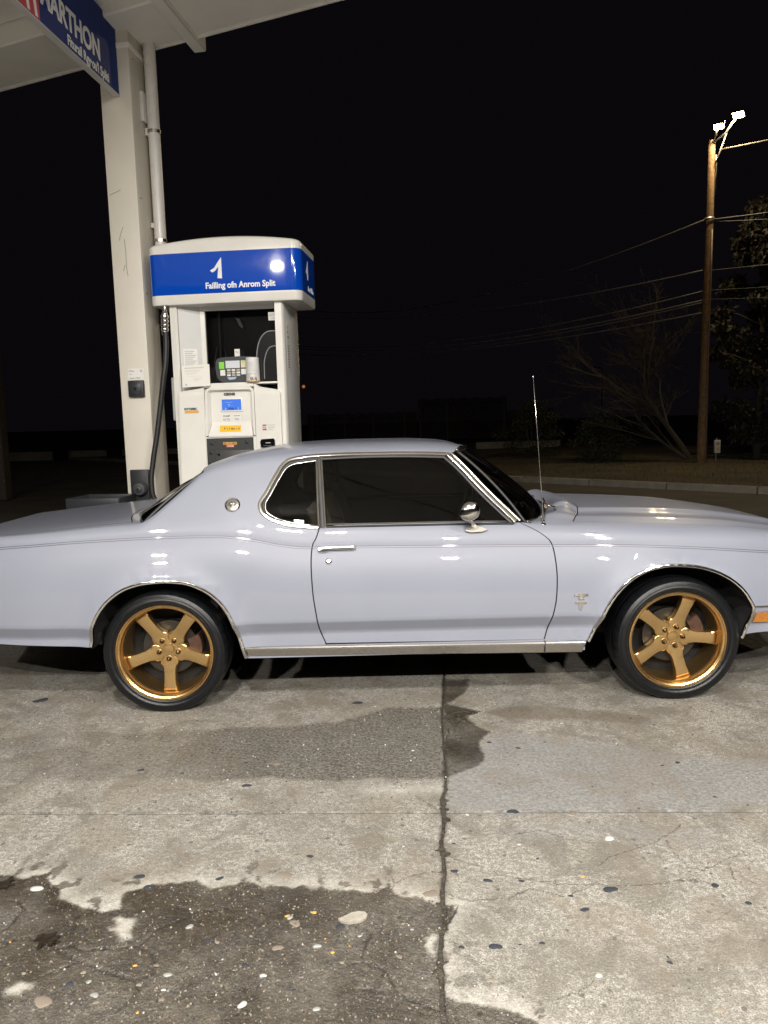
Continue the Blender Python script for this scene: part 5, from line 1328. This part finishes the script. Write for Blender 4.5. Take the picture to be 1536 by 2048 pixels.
# medallion on the rear pillar
P, N_ = on_surf(fq, [(-.848, 1.143)], .0)
md = part('pillar_medallion', disc_at(P[0], N_[0], [(.042, 0), (.042, .006), (.037, .010), (.034, .007), (0, .009)], 40), CHROME, angle=40)
S_ = Shape(); up = np.cross(N_[0], [1, 0, 0]); up /= np.linalg.norm(up); up *= np.sign(up[2]); ri = np.cross(up, N_[0]); ri *= np.sign(ri[0])
for cx_, cy_, s_ in ((-.008, .004, .014), (.006, .008, .012), (.012, -.006, .010), (-.004, -.010, .012), (.0, .016, .009), (-.016, -.004, .008), (.018, .006, .007)):
    v, f = blob(1, (s_, s_ * .75, .004), .2, int(900 + cx_ * 1e4)); v = np.array(v); S_.add((P[0] + N_[0] * .009 + np.outer(v[:, 0] + cx_, ri) + np.outer(v[:, 1] + cy_, up) + np.outer(v[:, 2], N_[0]), f))
part('medallion_relief', S_, CHROME, md, smooth=True)
# fender emblem: lettered bar, small block and a stemmed bar
def fpatch(poly, h0=.0, h1=.005, f=ff):
    V, F = bprism(poly, -h1, h0, .0012) ; V = np.array(V); y = f(V[:, 0].copy(), V[:, 2].copy()); V[:, 1] += y; return V, F
em_ = part('fender_emblem', Shape().add(fpatch([(1.036, .608), (1.036, .620), (1.111, .620), (1.111, .608)])).add(fpatch([(1.057, .588), (1.060, .6075), (1.089, .6075), (1.090, .588)])).add(fpatch([(1.040, .566), (1.040, .576), (1.102, .576), (1.102, .566)])).add(fpatch([(1.061, .536), (1.058, .5655), (1.082, .5655), (1.077, .534), (1.069, .530)])), CHROME_DULL, angle=40)
v, f = text_shape('MLASA', .015, front_at(1.038, -.0064, .6095), .0012, .0006, 1.15); v = np.array(v); v[:, 1] += ff(v[:, 0].copy(), v[:, 2].copy())
part('emblem_lettering', (v, f), CHROME, em_)
v, f = text_shape('E', .015, front_at(1.068, -.0064, .593), .0012, .0006, 1.15); v = np.array(v); v[:, 1] += ff(v[:, 0].copy(), v[:, 2].copy()); part('emblem_lettering', (v, f), CHROME, em_)
# side marker lamp
mk = part('marker_lamp', fpatch([(2.031, .432), (2.037, .492), (2.16, .486), (2.16, .424)], .0, .010), AMBER, angle=40)
part('marker_reflector', fpatch([(2.075, .433), (2.085, .447), (2.155, .440), (2.155, .428)], -.010, .0115), YELLOW, mk)
v, f = text_shape('·8 8', .02, front_at(2.075, -.0118, .463), .0006); v = np.array(v); v[:, 1] += ff(v[:, 0].copy(), v[:, 2].copy()); part('marker_marks', (v, f), YELLOW, mk)
# wipers
for dy in (0, .62):
    wp = Shape(); a = np.array([1.02, .40 + dy, 1.035]); b = np.array([.93, .20 + dy, 1.045]); c = np.array([.86, .62 + dy, 1.12])
    wp.add(tube([(1.045, .46 + dy, 1.02), (1.00, .34 + dy, 1.062), (.955, .30 + dy, 1.078)], [.010, .008, .006], 8)).add(tube([(.885, .155 + dy, 1.025), (.935, .30 + dy, 1.068), (.970, .45 + dy, 1.085), (.985, .58 + dy, 1.09)], .006, 6)).add(tube([(.895, .165 + dy, 1.012), (.945, .31 + dy, 1.055), (.978, .45 + dy, 1.072), (.993, .58 + dy, 1.077)], .005, 6))
    part('wiper', wp, CHROME_DULL, smooth=True)
    v, f = blob(1, (.022, .022, .016), 0); part('wiper_pivot', (np.array(v) + [1.045, .46 + dy, 1.015], f), CHROME, smooth=True)

# --- inside
part('floor_pan', rbox(-.76, 1.06, .09, 1.83, .275, .31, 0), DARK)
for b_ in (rbox(-2.5, -.70, .42, 1.5, .33, .44, 0), rbox(1.07, 2.55, .40, 1.52, .28, .42, 0), rbox(-2.58, -2.0, .14, 1.78, .445, .47, 0), rbox(2.05, 2.6, .14, 1.78, .425, .45, 0)): part('frame_rail', b_, DARK)
part('bulkhead', rbox(1.02, 1.06, .16, 1.76, .3, .90, 0), DARK)
part('seat_bulkhead', rbox(-1.0, -.96, .14, 1.78, .3, 1.0, 0), DARK)
part('parcel_shelf', rbox(-1.45, -1.001, .24, 1.68, .97, .99, 0), DARK)
for y0 in (.13, 1.76): part('door_card', rbox(-.80, .72, y0, y0 + .03, .33, .985, .01), SEAT)
part('dash_top', rbox(.62, .86, .24, 1.68, .9715, .976, 0), TRIMDARK)
part('dashboard', bprism([(.60, .80), (.58, .92), (.62, .97), (.88, .96), (.90, .80)], .24, 1.68, .02), TRIMDARK, angle=40)
for y0 in (.22, 1.0):
    st_ = part('front_seat', bprism([(-.28, .62), (-.44, 1.10), (-.40, 1.14), (-.33, 1.12), (-.18, .66)], y0, y0 + .68, .03), SEAT, angle=40)
    part('seat_cushion', bprism([(-.3, .50), (-.3, .66), (.2, .72), (.26, .66), (.24, .50)], y0, y0 + .68, .04), SEAT, st_, angle=40)
    part('seat_welt', tube([(-.437, y0 + .02, 1.09), (-.437, y0 + .66, 1.09)], .008, 6), CHROME_DULL, st_)
part('rear_seat', bprism([(-.95, .5), (-.95, 1.02), (-.86, 1.04), (-.74, .72), (-.55, .72), (-.52, .5)], .2, 1.72, .04), SEAT, angle=40)
sw_ = [(.50 + .05 * math.sin(t), .55 + .19 * math.cos(t), 1.00 + .185 * math.sin(t)) for t in np.linspace(0, 2 * math.pi, 40, endpoint=False)]
wh_ = part('steering_wheel', tube(sw_, .011, 8, True), GLOSSBLK, smooth=True)
part('wheel_spoke', Shape().add(tube([(.50, .37, 1.0), (.52, .55, .99), (.50, .73, 1.0)], .012, 6)).add(tube([(.52, .55, .99), (.80, .55, .90)], .022, 8)), GLOSSBLK, wh_, smooth=True)
part('window_crank', Shape().add(tube([(.05, .112, .93), (.12, .105, .955)], .006, 6)), CHROME)

# --- ends (mostly outside the picture)
def end_face(X, f1, zt, name):
    y0 = .16 + 0.06
    return y0
ne = part('nose_panel', bprism([(XF, .44), (XF, .80), (XF + .06, .78), (XF + .09, .62), (XF + .08, .44)], .22, 1.70, .02), PAINT, angle=40)
for k in range(9): part('grille_bar', rbox(XF + .082, XF + .098, .52 + k * .105, .545 + k * .105, .50, .74, .003), CHROME, ne)
for y0 in (.27, 1.36):
    for q in (0, .155):
        v, f = lathe([(0, .012), (.05, .010), (.066, .002), (.070, -.01)], 28, 'z'); v = np.array(v)
        part('headlight', (np.c_[v[:, 2] + XF + .088, v[:, 0] + y0 + .06 + q, v[:, 1] + .64], f), STICKERW, ne, smooth=True)
part('front_bumper', bprism([(2.50, .08 + .10), (2.72, .22), (2.80, .55), (2.80, 1.37), (2.72, 1.70), (2.50, 1.74), (2.50, 1.70), (2.68, 1.66), (2.74, 1.36), (2.74, .56), (2.68, .26), (2.50, .22)], .40, .52, .02, 'xy'), CHROME, angle=40)
te = part('tail_panel', bprism([(XR, .46), (XR, .95), (XR - .05, .90), (XR - .06, .62), (XR - .05, .46)], .20, 1.72, .02), PAINT, angle=40)
for y0 in (.26, 1.16): part('tail_light', rbox(XR - .072, XR - .061, y0, y0 + .50, .66, .82, .006), RED, te, angle=40)
part('number_plate', rbox(XR - .068, XR - .062, .80, 1.12, .56, .70, .002), STICKERW, te)
part('rear_bumper', bprism([(-2.50, .20), (-2.68, .24), (-2.76, .55), (-2.76, 1.37), (-2.68, 1.68), (-2.50, 1.72), (-2.50, 1.68), (-2.64, 1.64), (-2.70, 1.36), (-2.70, .56), (-2.64, .28), (-2.50, .24)], .42, .54, .02, 'xy'), CHROME, angle=40)
part('tailpipe', tube([(-1.5, .36, .36), (-1.9, .33, .37), (-2.02, .32, .37)], .028, 14), STEEL, smooth=True)
part('mud_flap', rbox(-1.705, -1.62, .10, .12, .37, .44, .004), DARK)
part('body_bracket', rbox(-2.03, -1.86, .10, .2, .37, .395, .006), DARK)

# --- wheel wells
for P in (arch_r, arch_f):
    Q = np.array(P); Q = Q + np.array([0, .006]); n_ = len(Q); f = fq if Q[0, 0] < 0 else ff
    y0 = f(Q[:, 0].copy(), Q[:, 1].copy()) + .004
    V = np.r_[np.c_[Q[:, 0], y0, Q[:, 1]], np.c_[Q[:, 0], np.full(n_, .37), Q[:, 1]]]
    F = [(i, i + 1, n_ + i + 1, n_ + i) for i in range(n_ - 1)] + [tuple(range(n_, 2 * n_))]
    part('wheel_well', (V, F), DARK); part('wheel_well', mirror_y((V, F)), DARK)

# --- wheels: built once at the origin of their own empty, then copied
def make_wheel():
    w = bpy.data.objects.new('wheel', None); COL.objects.link(w); w.empty_display_size = .2; WM[w.name] = Matrix.Identity(4)
    def sub(name, vf, mat, **k): return put(name, vf, mat, w, local=True, **k)
    tp = [(.262, .215), (.272, .235), (.296, .250), (.320, .245), (.333, .232), (.3380, .205), (.3390, .17), (.3360, .166), (.3360, .160), (.3395, .156), (.3400, .135), (.3365, .131), (.3365, .123), (.3400, .119), (.3395, .096), (.3360, .092), (.3360, .086), (.3390, .082), (.3380, .045), (.3358, .024), (.3310, .011), (.3262, .0035), (.3250, .0005), (.3220, -.0020), (.3120, -.0065), (.3112, -.0082), (.3090, -.0085), (.3030, -.0090), (.3022, -.0102), (.2950, -.0095), (.2930, -.0080), (.2922, -.0090), (.2890, -.0070), (.2850, -.0030), (.2835, .0015), (.2815, .0015), (.2750, .004), (.2705, .010), (.2690, .018)]
    tp = [(r + .0105 * float(sstep((r - .285) / .04)), y) for r, y in tp]
    n = 240; v, f = lathe(tp, n, 'y'); v = v.reshape(n, len(tp), 3)
    for k in range(0, n, 6):                              # shoulder sipes
        for j, (r, y) in enumerate(tp):
            if r > .3400 and (y < .06 or y > .18):
                v[k, j, 0] *= (r - .0045) / r; v[k, j, 2] *= (r - .0045) / r
    th = np.arange(n) * 2 * math.pi / n
    sub('tyre', (v.reshape(-1, 3), f), RUBBER, angle=60)
    rp = [(.2690, .020), (.2735, .016), (.2740, .008), (.2715, .0035), (.2680, .0030), (.2655, .0060), (.2640, .0110), (.2600, .0140), (.2560, .0150), (.2535, .0175), (.2520, .024), (.2500, .034), (.2465, .040), (.2445, .044), (.2430, .060), (.2410, .105), (.2340, .150), (.2330, .19), (.2500, .215), (.2650, .222)]
    sub('rim', lathe(rp, 120, 'y'), GOLD, angle=35)
    # five-spoke face
    yr = pchip([.040, .075, .105, .150, .200, .226, .238, .246], [.088, .0865, .0835, .0775, .0720, .0700, .0735, .096])
    wr = pchip([.040, .060, .070, .082, .100, .130, .175, .210, .232, .247], [.0291, .0436, .0505, .0515, .0400, .0335, .0335, .0365, .0405, .0445])
    rs = np.r_[np.linspace(.040, .222, 30), np.linspace(.226, .2465, 9)]
    ac = [(-1.0, .0420), (-1.0, .0120), (-.975, .0060), (-.90, .0018), (-.55, .0004), (0, 0), (.55, .0004), (.90, .0018), (.975, .0060), (1.0, .0120), (1.0, .0420)]
    V = []; k = len(ac)
    for r in rs:
        for a, d in ac:
            V.append((float(wr(r)) * a, float(yr(r)) + d * (1 if r > .09 else max(.25, (r - .05) / .04)), -r))
    F = [(i * k + q, i * k + q + 1, (i + 1) * k + q + 1, (i + 1) * k + q) for i in range(len(rs) - 1) for q in range(k - 1)]
    me_ = None
    for s in range(5):
        a = math.radians(72 * s); A = np.array([[math.cos(a), 0, math.sin(a)], [0, 1, 0], [-math.sin(a), 0, math.cos(a)]])
        o = sub('spoke', (np.array(V) @ A.T, F), GOLD, angle=50)
        lg = np.array([0, 0, -.0565]) @ A.T
        v, f = lathe([(0, -.024), (.0055, -.0235), (.0090, -.019), (.0102, -.012), (.0112, -.004), (.0135, 0), (.0135, .01)], 18, 'y'); sub('lug_nut', (np.array(v) + lg + [0, .0845, 0], f), LUG, smooth=True)
        v, f = lathe([(.0135, .0), (.0165, -.0012), (.0175, .002)], 20, 'y'); sub('lug_seat', (np.array(v) + lg + [0, .0858, 0], f), GOLD, smooth=True)
    sub('hub_face', lathe([(.0, .0872), (.030, .0870), (.045, .0876), (.060, .0890), (.060, .12)], 60, 'y'), GOLD, angle=40)
    sub('hub_cap', lathe([(0, .0790), (.022, .0792), (.0255, .0800), (.0270, .0780), (.0305, .0780), (.0325, .0800), (.0335, .0900)], 48, 'y'), GOLD, angle=40)
    sub('brake_disc', lathe([(.05, .150), (.075, .148), (.078, .132), (.155, .130), (.158, .134), (.158, .150), (.08, .152)], 60, 'y'), DISC, angle=40)
    sub('brake_hat', lathe([(.0, .122), (.060, .122), (.072, .128), (.078, .134)], 40, 'y'), STEEL, angle=40)
    cal = Shape()
    pts = [(r * math.cos(t), r * math.sin(t)) for r, ts in ((.185, np.linspace(math.radians(-22), math.radians(24), 8)), (.115, np.linspace(math.radians(24), math.radians(-22), 8))) for t in ts]
    sub('caliper', bprism(pts, .105, .165, .006), CALIPER, angle=40)
    sub('hub_back', lathe([(0, .20), (.225, .20), (.232, .19)], 40, 'y'), DARK)
    return w
proto = make_wheel()
def place_wheel(o, x, z, spin, far=False, steer=0.0):
    o.parent = car
    loc_ = Vector((x, 0.004 if not far else 2 * HALF - .004, z)) - Vector(car.location)
    o.location = loc_
    o.rotation_mode = 'XYZ'
    o.rotation_euler = (0, math.radians(spin), math.radians((180 if far else 0) + steer))
def copy_wheel():
    c = proto.copy(); COL.objects.link(c)
    for ch in list(proto.children):
        d = ch.copy(); COL.objects.link(d); d.parent = c
    return c
place_wheel(proto, -1.2398, .3385, 0)
for x, z, sp, far in ((1.6165, .3395, -15, False), (-1.2398, .3385, 30, True), (1.6165, .3395, 50, True)): place_wheel(copy_wheel(), x, z, sp, far)


# ------------------------------------------------------------------ street beyond the station
# ground: one sheet out to the horizon, the road strip and the verge on top
tag(put('ground', ([(-250, 5.15, -.03), (250, 5.15, -.03), (250, 330, -.03), (-250, 330, -.03), (-250, -60, -.13), (250, -60, -.13), (250, 5.15, -.13), (-250, 5.15, -.13)], [(0, 1, 2, 3), (4, 5, 6, 7)]), SOIL), kind='structure')
K0 = np.array([7.38, 10.08]); K1 = np.array([3.19, 14.21]); kd_ = (K1 - K0) / np.linalg.norm(K1 - K0); kn = np.array([-kd_[1], kd_[0]]) * -1   # kn points away from the camera
if kn[1] < 0: kn = -kn
def kp_(s, t): return K0 + kd_ * s + kn * t
def quadk(s0, s1, t0, t1, z): return [(*kp_(s0, t0), z), (*kp_(s1, t0), z), (*kp_(s1, t1), z), (*kp_(s0, t1), z)], [(0, 1, 2, 3)]
S_ = Shape(); S_.add(([(-60, 5.2, -.02), (60, 5.2, -.02), (60, 60, -.02), (-60, 60, -.02)], [(0, 1, 2, 3)]))
tag(put('road', S_, ASPHALT), kind='structure')
kb = empty('kerb', (*kp_(0, 0), 0)); tag(kb, kind='structure')
s = -16.0
while s < 34:
    def kbox(s0, s1):
        v, f = rbox(s0, s1, 0, .18, -.05, .12, .015, 1); v = np.array(v); return np.c_[K0 + v[:, :1] * kd_ + v[:, 1:2] * kn, v[:, 2]], f
    put('kerb_stone', kbox(s + .012, s + 1.788), KERBM, kb, angle=40); s += 1.8
# verge: gently uneven sheet of dry grass
gx = np.linspace(-16, 34, 60); gt = np.r_[.181, np.linspace(.35, 14, 26)]
V = []; 
for t in gt:
    for s in gx:
        p = kp_(s, t); V.append((p[0], p[1], .105 + (.06 * (fbm(np.array([p[0]]), np.array([p[1]]), .4, 3, 8)[0] - .3) + .012 * t) * min(1, t - .1)))
n_ = len(gx); F = [(i * n_ + j, i * n_ + j + 1, (i + 1) * n_ + j + 1, (i + 1) * n_ + j) for i in range(len(gt) - 1) for j in range(n_ - 1)]
tag(put('grass_verge', (V, F), GRASSM, smooth=True), kind='structure')
VZ = np.array(V)[:, 2].reshape(len(gt), n_)
def verge_z(s, t):
    i = int(np.clip(np.searchsorted(gt, t) - 1, 0, len(gt) - 2)); j = int(np.clip(np.searchsorted(gx, s) - 1, 0, n_ - 2)); return float(VZ[i, j])
Vg = []; Fg = []
for _ in range(15000):
    s = rng.uniform(-8, 20); t = .2 + 9 * rng.random() ** 1.5; p = kp_(s, t); z = verge_z(s, t) - .01; a = rng.uniform(0, 6.28); h = rng.uniform(.03, .10); w = .008; b = len(Vg)
    Vg += [(p[0] - w * math.cos(a), p[1] - w * math.sin(a), z), (p[0] + w * math.cos(a), p[1] + w * math.sin(a), z), (p[0] + rng.uniform(-.04, .04), p[1] + rng.uniform(-.04, .04), z + h)]; Fg.append((b, b + 1, b + 2))
tag(put('grass', (Vg, Fg), GRASSM), kind='stuff')

# utility pole with two floodlights
PX, PY = 8.86, 16.5
up_ = empty('utility_pole', (PX, PY, .1))
part_ = lambda name, vf, mat, parent=up_, **k: put(name, vf, mat, parent, **k)
zz = np.linspace(.0, 8.68, 24)
rr_ = .132 - .046 * zz / 8.68; lean = PX + .045 * (zz / 8.68)
part_('pole', tube(np.c_[lean + .006 * np.sin(zz * 1.3), np.full(24, PY), zz], rr_, 16), WOOD, smooth=True)
part_('ground_wire', tube([(PX + .05, PY - .15, .2), (PX + .05, PY - .13, 3), (PX + .07, PY - .12, 5.4), (PX + .07, PY - .11, 6.4)], .012, 6), WIREL, smooth=True)
part_('strap', lathe([(.118, 6.66), (.122, 6.66), (.122, 6.72), (.118, 6.72)], 20)[0].__add__(np.array([PX + .035, PY, 0])).tolist() and (lathe([(.112, 6.66), (.120, 6.66), (.120, 6.72), (.112, 6.72)], 20)[0] + [PX + .035, PY, 0], lathe([(.112, 6.66), (.120, 6.66), (.120, 6.72), (.112, 6.72)], 20)[1]), GALV, smooth=True)
for b_ in (tube([(PX + .04, PY - .10, 8.60), (PX + .30, PY - .18, 8.78), (PX + .48, PY - .40, 9.10)], .028, 10), tube([(PX + .10, PY - .11, 8.05), (PX + .34, PY - .18, 8.80)], .020, 8), tube([(PX + .04, PY - .10, 8.62), (PX - .02, PY - .46, 8.82)], .026, 10)): part_('bracket', b_, GALV, smooth=True)
part_('conduit', tube([(PX + .15, PY - .02, 7.3), (PX + .16, PY - .02, 8.1), (PX + .14, PY - .04, 8.3)], .022, 8), GALV, smooth=True)
def flood(c, aim, w, h, name='floodlight'):
    aim = Vector(aim).normalized(); M = aim.to_track_quat('Z', 'Y').to_matrix().to_4x4(); M.translation = Vector(c)
    o = part_(name, Shape().add(rbox(-w / 2 - .03, w / 2 + .03, -h / 2 - .03, h / 2 + .03, -.08, -.006, .012), M), GALV, angle=40)
    part_('lamp_lens', Shape().add(([(-w / 2, -h / 2, 0), (w / 2, -h / 2, 0), (w / 2, h / 2, 0), (-w / 2, h / 2, 0)], [(0, 1, 2, 3)]), M), FLOOD, o)
flood((PX + .50, PY - .46, 9.12), (-.28, -.36, -.89), .25, .18)
flood((PX - .02, PY - .52, 8.83), (-.20, -.40, -.89), .21, .15)
tag(up_, 'brown wooden utility pole with two lit floodlights on top at the street verge', 'utility pole')
mb = empty('meter_box', (PX + .42, PY - .05, .1))
put('post', rbox(PX + .40, PX + .43, PY, PY + .03, .05, .85, .004), GALV, mb)
put('box', rbox(PX + .335, PX + .49, PY - .09, PY - .003, .44, .80, .008), STICKERW, mb, angle=40)
put('label', rbox(PX + .36, PX + .46, PY - .0925, PY - .0905, .66, .74, 0), ORANGE, mb)
put('label', rbox(PX + .38, PX + .44, PY - .0925, PY - .0905, .53, .59, 0), YELLOW, mb)
tag(mb, 'small white meter box with two labels just right of the utility pole', 'meter box')

# overhead lines
def wire(p0, p1, sag, label, mat=WIRE, r=.012, n=40):
    p0 = np.array(p0, float); p1 = np.array(p1, float); t = np.linspace(0, 1, n)[:, None]
    P = p0 + (p1 - p0) * t; P[:, 2:3] -= sag * 4 * t * (1 - t)
    o = put('overhead_wire', tube(P, r, 5), mat, smooth=True); base_at(o, tuple(p0)); tag(o, label, 'cable', 'overhead wires')
wire((PX - .02, PY, 6.70), (-6, 40, 8.4), 1.3, 'uppermost dim wire running left from the utility pole', WIREB, .020)
wire((PX + .12, PY, 6.68), (15.5, 9, 6.6), .25, 'pale wire leaving the strap of the utility pole to the right', WIRE, .016)
wire((PX + .12, PY, 6.62), (15.5, 10.5, 6.0), .2, 'thin wire just below the pale one, right of the utility pole', WIRE, .010)
wire((PX + .26, PY + .05, 8.46), (16, 13, 9.0), .10, 'bright short cable running right from just below the floodlights', WIREL, .022)
wire((PX - .1, PY, 5.37), (-8, 34, 7.4), .9, 'lone dim wire crossing the black sky at mid height left of the pole', WIREB, .015)
wire((PX + .1, PY, 5.36), (15.5, 10, 5.2), .1, 'lone dim wire at mid height right of the pole, in front of the evergreen', WIRE, .010)
wire((PX - .1, PY, 4.82), (-8, 34, 6.0), 1.0, 'highest wire of the low bundle left of the pole', WIREB, .016)
wire((PX - .1, PY, 4.58), (-8, 34, 5.85), .95, 'thick middle wire of the low bundle left of the pole', WIREB, .020)
wire((PX - .1, PY, 4.52), (-8, 34, 5.6), .95, 'thin wire under the middle one in the low bundle', WIREB, .015)
wire((PX - .1, PY, 4.25), (-8, 34, 5.5), .80, 'lowest wire of the low bundle left of the pole', WIREB, .015)
wire((PX + .1, PY, 4.84), (15.5, 10, 4.6), .15, 'upper of two low wires right of the pole', WIRE, .011)
wire((PX + .1, PY, 4.60), (15.5, 10, 4.2), .15, 'lower of two low wires right of the pole', WIRE, .011)

# bare tree
def bare_tree(x, y, h, seed):
    r = random.Random(seed); S1 = Shape(); S2 = Shape()
    def grow(p, d, L, rad, lev):
        n = 4; P = [p.copy()]; q = p.copy(); dd = d.copy()
        for k in range(n):
            dd = dd + Vector((r.uniform(-.2, .2), r.uniform(-.2, .2), r.uniform(-.06, .12))) * (.5 + .25 * lev); dd.normalize()
            q = q + dd * (L / n); P.append(q.copy())
        (S1 if lev < 2 else S2).add(tube([tuple(a) for a in P], np.linspace(rad, rad * .55, n + 1), 6 if lev < 2 else 4, caps=False))
        if lev >= 5: return
        for k in range(6 if lev == 0 else 5 if lev < 2 else 4 if lev < 4 else 3):
            i = r.randint(1, n) if lev else r.randint(2, n); ax = Vector((r.gauss(0, 1), r.gauss(0, 1), r.gauss(0, .5))); ax.normalize()
            nd = (P[min(i, n)] - P[min(i, n) - 1]).normalized() * .9 + ax * .75 + Vector((-.20, 0, .10)); nd.normalize()
            grow(P[min(i, n)].copy(), nd, L * r.uniform(.50, .78), max(.0035, rad * r.uniform(.36, .52)), lev + 1)
    grow(Vector((x, y, .15)), Vector((-.62, -.05, .80)).normalized(), h * .42, .10, 0)
    grow(Vector((x - .03, y, .15)), Vector((-.88, .0, .50)).normalized(), h * .40, .06, 1)
    t = empty('bare_tree', (x, y, .15)); put('trunk', S1, BARK, t, smooth=True); put('crown', S2, BARK, t, smooth=True)
    tag(t, 'leafless tree with fine spreading twigs left of the utility pole', 'tree')
bare_tree(9.0, 17.5, 5.6, 23)

# evergreen at the right edge and dark shrubs
def leafy(name, x, y, z0, h, rx, n, seed, mat, label, cat, trunk=True, leaf=.09, drop=.0, top=1.0, group=None):
    r = np.random.default_rng(seed); t = empty(name, (x, y, z0)); V = []; F = []
    cl = []
    for _ in range(int(26 * top)):
        u = r.random(); a = r.uniform(0, 6.28); R = rx * (math.sin(math.pi * min(.98, .12 + .88 * u)) ** .6) * r.uniform(.35, 1.0); cl.append((x + R * math.cos(a), y + R * math.sin(a), z0 + h * (.10 + .88 * u), r.uniform(.16, .34) * rx))
    for _ in range(n):
        c = cl[int(r.integers(len(cl)))]; d = r.normal(size=3); d /= np.linalg.norm(d); d *= c[3] * r.random() ** .45; p = np.array(c[:3]) + d * [1, 1, .8]
        a, b = r.normal(size=3), r.normal(size=3); a[2] -= drop; a /= np.linalg.norm(a); b -= a * (a @ b); b /= np.linalg.norm(b); s = leaf * r.uniform(.6, 1.4); k = len(V)
        V += [p, p + a * s * .5 + b * s * .22, p + a * s, p + a * s * .5 - b * s * .22]; F.append((k, k + 1, k + 2, k + 3))
    if trunk:
        S_ = Shape(); S_.add(tube([(x, y, z0), (x + .05, y, z0 + h * .4), (x, y, z0 + h * .9)], [.13, .09, .02], 10))
        for c in cl: S_.add(tube([(x, y, max(z0 + .2, c[2] - .5)), (x * .4 + c[0] * .6, y * .4 + c[1] * .6, c[2] - .12), (c[0], c[1], c[2])], [.03, .02, .006], 5))
        put('trunk', S_, BARK, t, smooth=True)
    else:
        S_ = Shape()
        for c in cl[:14]: S_.add(tube([(x, y, z0), (c[0], c[1], c[2])], [.02, .005], 4))
        put('stem', S_, BARK, t)
    put('crown', (V, F), mat, t); tag(t, label, cat, group)
leafy('evergreen_tree', 10.95, 17.6, .1, 7.4, 1.45, 16000, 3, LEAF, 'tall evergreen with hanging brown-green foliage at the right edge behind the pole', 'tree', leaf=.17, drop=1.3, top=2.2)
leafy('shrub', 6.6, 18.6, .15, 1.3, 1.0, 3500, 5, LEAFG, 'low rounded dark shrub under the left side of the bare tree', 'shrub', False, .08)
leafy('shrub', 5.2, 21.5, .15, 1.8, 1.3, 3500, 6, LEAFG, 'taller dark shrub beside the right end of the fence', 'shrub', False, .09)

# low wall and slat fence
lw = rbox(4.0, 7.6, 27.5, 27.9, -.05, .52, .03, 1); lo = tag(put('low_wall', lw, KERBM, angle=40), 'low pale concrete wall across the street in front of the slat fence', 'wall'); base_at(lo, (5.8, 27.7, 0))
def fence(x0, x1, y, zt, label, posts):
    f_ = empty('slat_fence', (x0, y, 0)); S_ = Shape(); x = x0
    while x < x1: S_.add(rbox(x, x + .10, y, y + .025, .15, zt + .05 * math.sin(x * 7), 0)); x += .135
    tag(put('slats', S_, FENCEM, f_), kind='stuff')
    for z in (.5, zt - .4): put('rail', rbox(x0, x1, y + .026, y + .07, z, z + .09, 0), FENCEM, f_)
    for x in posts: put('post', rbox(x - .05, x + .05, y - .09, y - .004, .0, zt + .12, .01), simple('pale_fence_post', (.26, .23, .18), .8) if 'pale_fence_post' not in MATS else MATS['pale_fence_post'], f_)
    tag(f_, label, 'fence')
fence(-5.2, 2.45, 48, 2.05, 'lower left run of the dark slat fence beyond the street', (-4.9, -2.6, -.6, 1.6))
fence(2.55, 8.6, 47, 2.9, 'taller middle run of the dark slat fence beyond the street', (2.65, 4.5, 8.4))
fence(8.7, 12.2, 48, 2.0, 'short low right run of the dark slat fence beyond the street', (10.2, 11.8))
# far lamps
fl = empty('street_lamp', (19.6, 62, 0)); put('pole', tube([(19.6, 62, 0), (19.6, 62, 5.4), (19.5, 62, 5.6), (18.6, 62, 5.75)], .07, 8), GALV, fl, smooth=True); put('lamp_head', rbox(18.0, 18.7, 61.85, 62.15, 5.68, 5.82, .03), GALV, fl); tag(fl, 'unlit grey street lamp far behind the car antenna', 'street lamp')
ol = empty('garden_lamp', (-6.6, 58, 0)); put('post', tube([(-7.1, 58, 0), (-7.0, 58, 3.2), (-6.5, 58, 4.25)], .05, 8), GALV, ol, smooth=True)
v, f = blob(2, (.13, .13, .13), 0); put('lamp_globe', (np.array(v) + [-6.42, 58, 4.45], f), emit('dim_orange_lamp', (1.0, .32, .06), .40), ol, smooth=True); tag(ol, 'small dim orange lamp far away just right of the pump', 'lamp')
# left: dark post, wheel stops, low kerb
dp_ = rbox(-8.75, -8.47, 12.5, 12.8, 0, 6.0, .01, 1); o = put('steel_post', dp_, simple('dark_painted_post', (.06, .045, .03), .7, noise=.2), angle=40); tag(base_at(o, (-8.61, 12.65, 0)), 'dark brown steel post at the left edge of the picture', 'post')
o = put('kerb_wall', rbox(-24, -9.5, 32.6, 32.9, -.05, .42, .03, 1), KERBM, angle=40); tag(base_at(o, (-16.7, 32.7, 0)), 'faint low kerb wall in the dark far left of the column', 'wall')
for x, lb in ((-15.6, 'left dark drum in front of the faint kerb wall'), (-13.0, 'right dark drum in front of the faint kerb wall')):
    v, f = lathe([(0, 0), (.34, 0), (.36, .06), (.34, .1), (.35, .45), (.33, .5), (.0, .5)], 24); o = put('drum', (np.array(v) + [x, 31.8, 0], f), DARK, angle=40); tag(base_at(o, (x, 31.8, 0)), lb, 'drum')
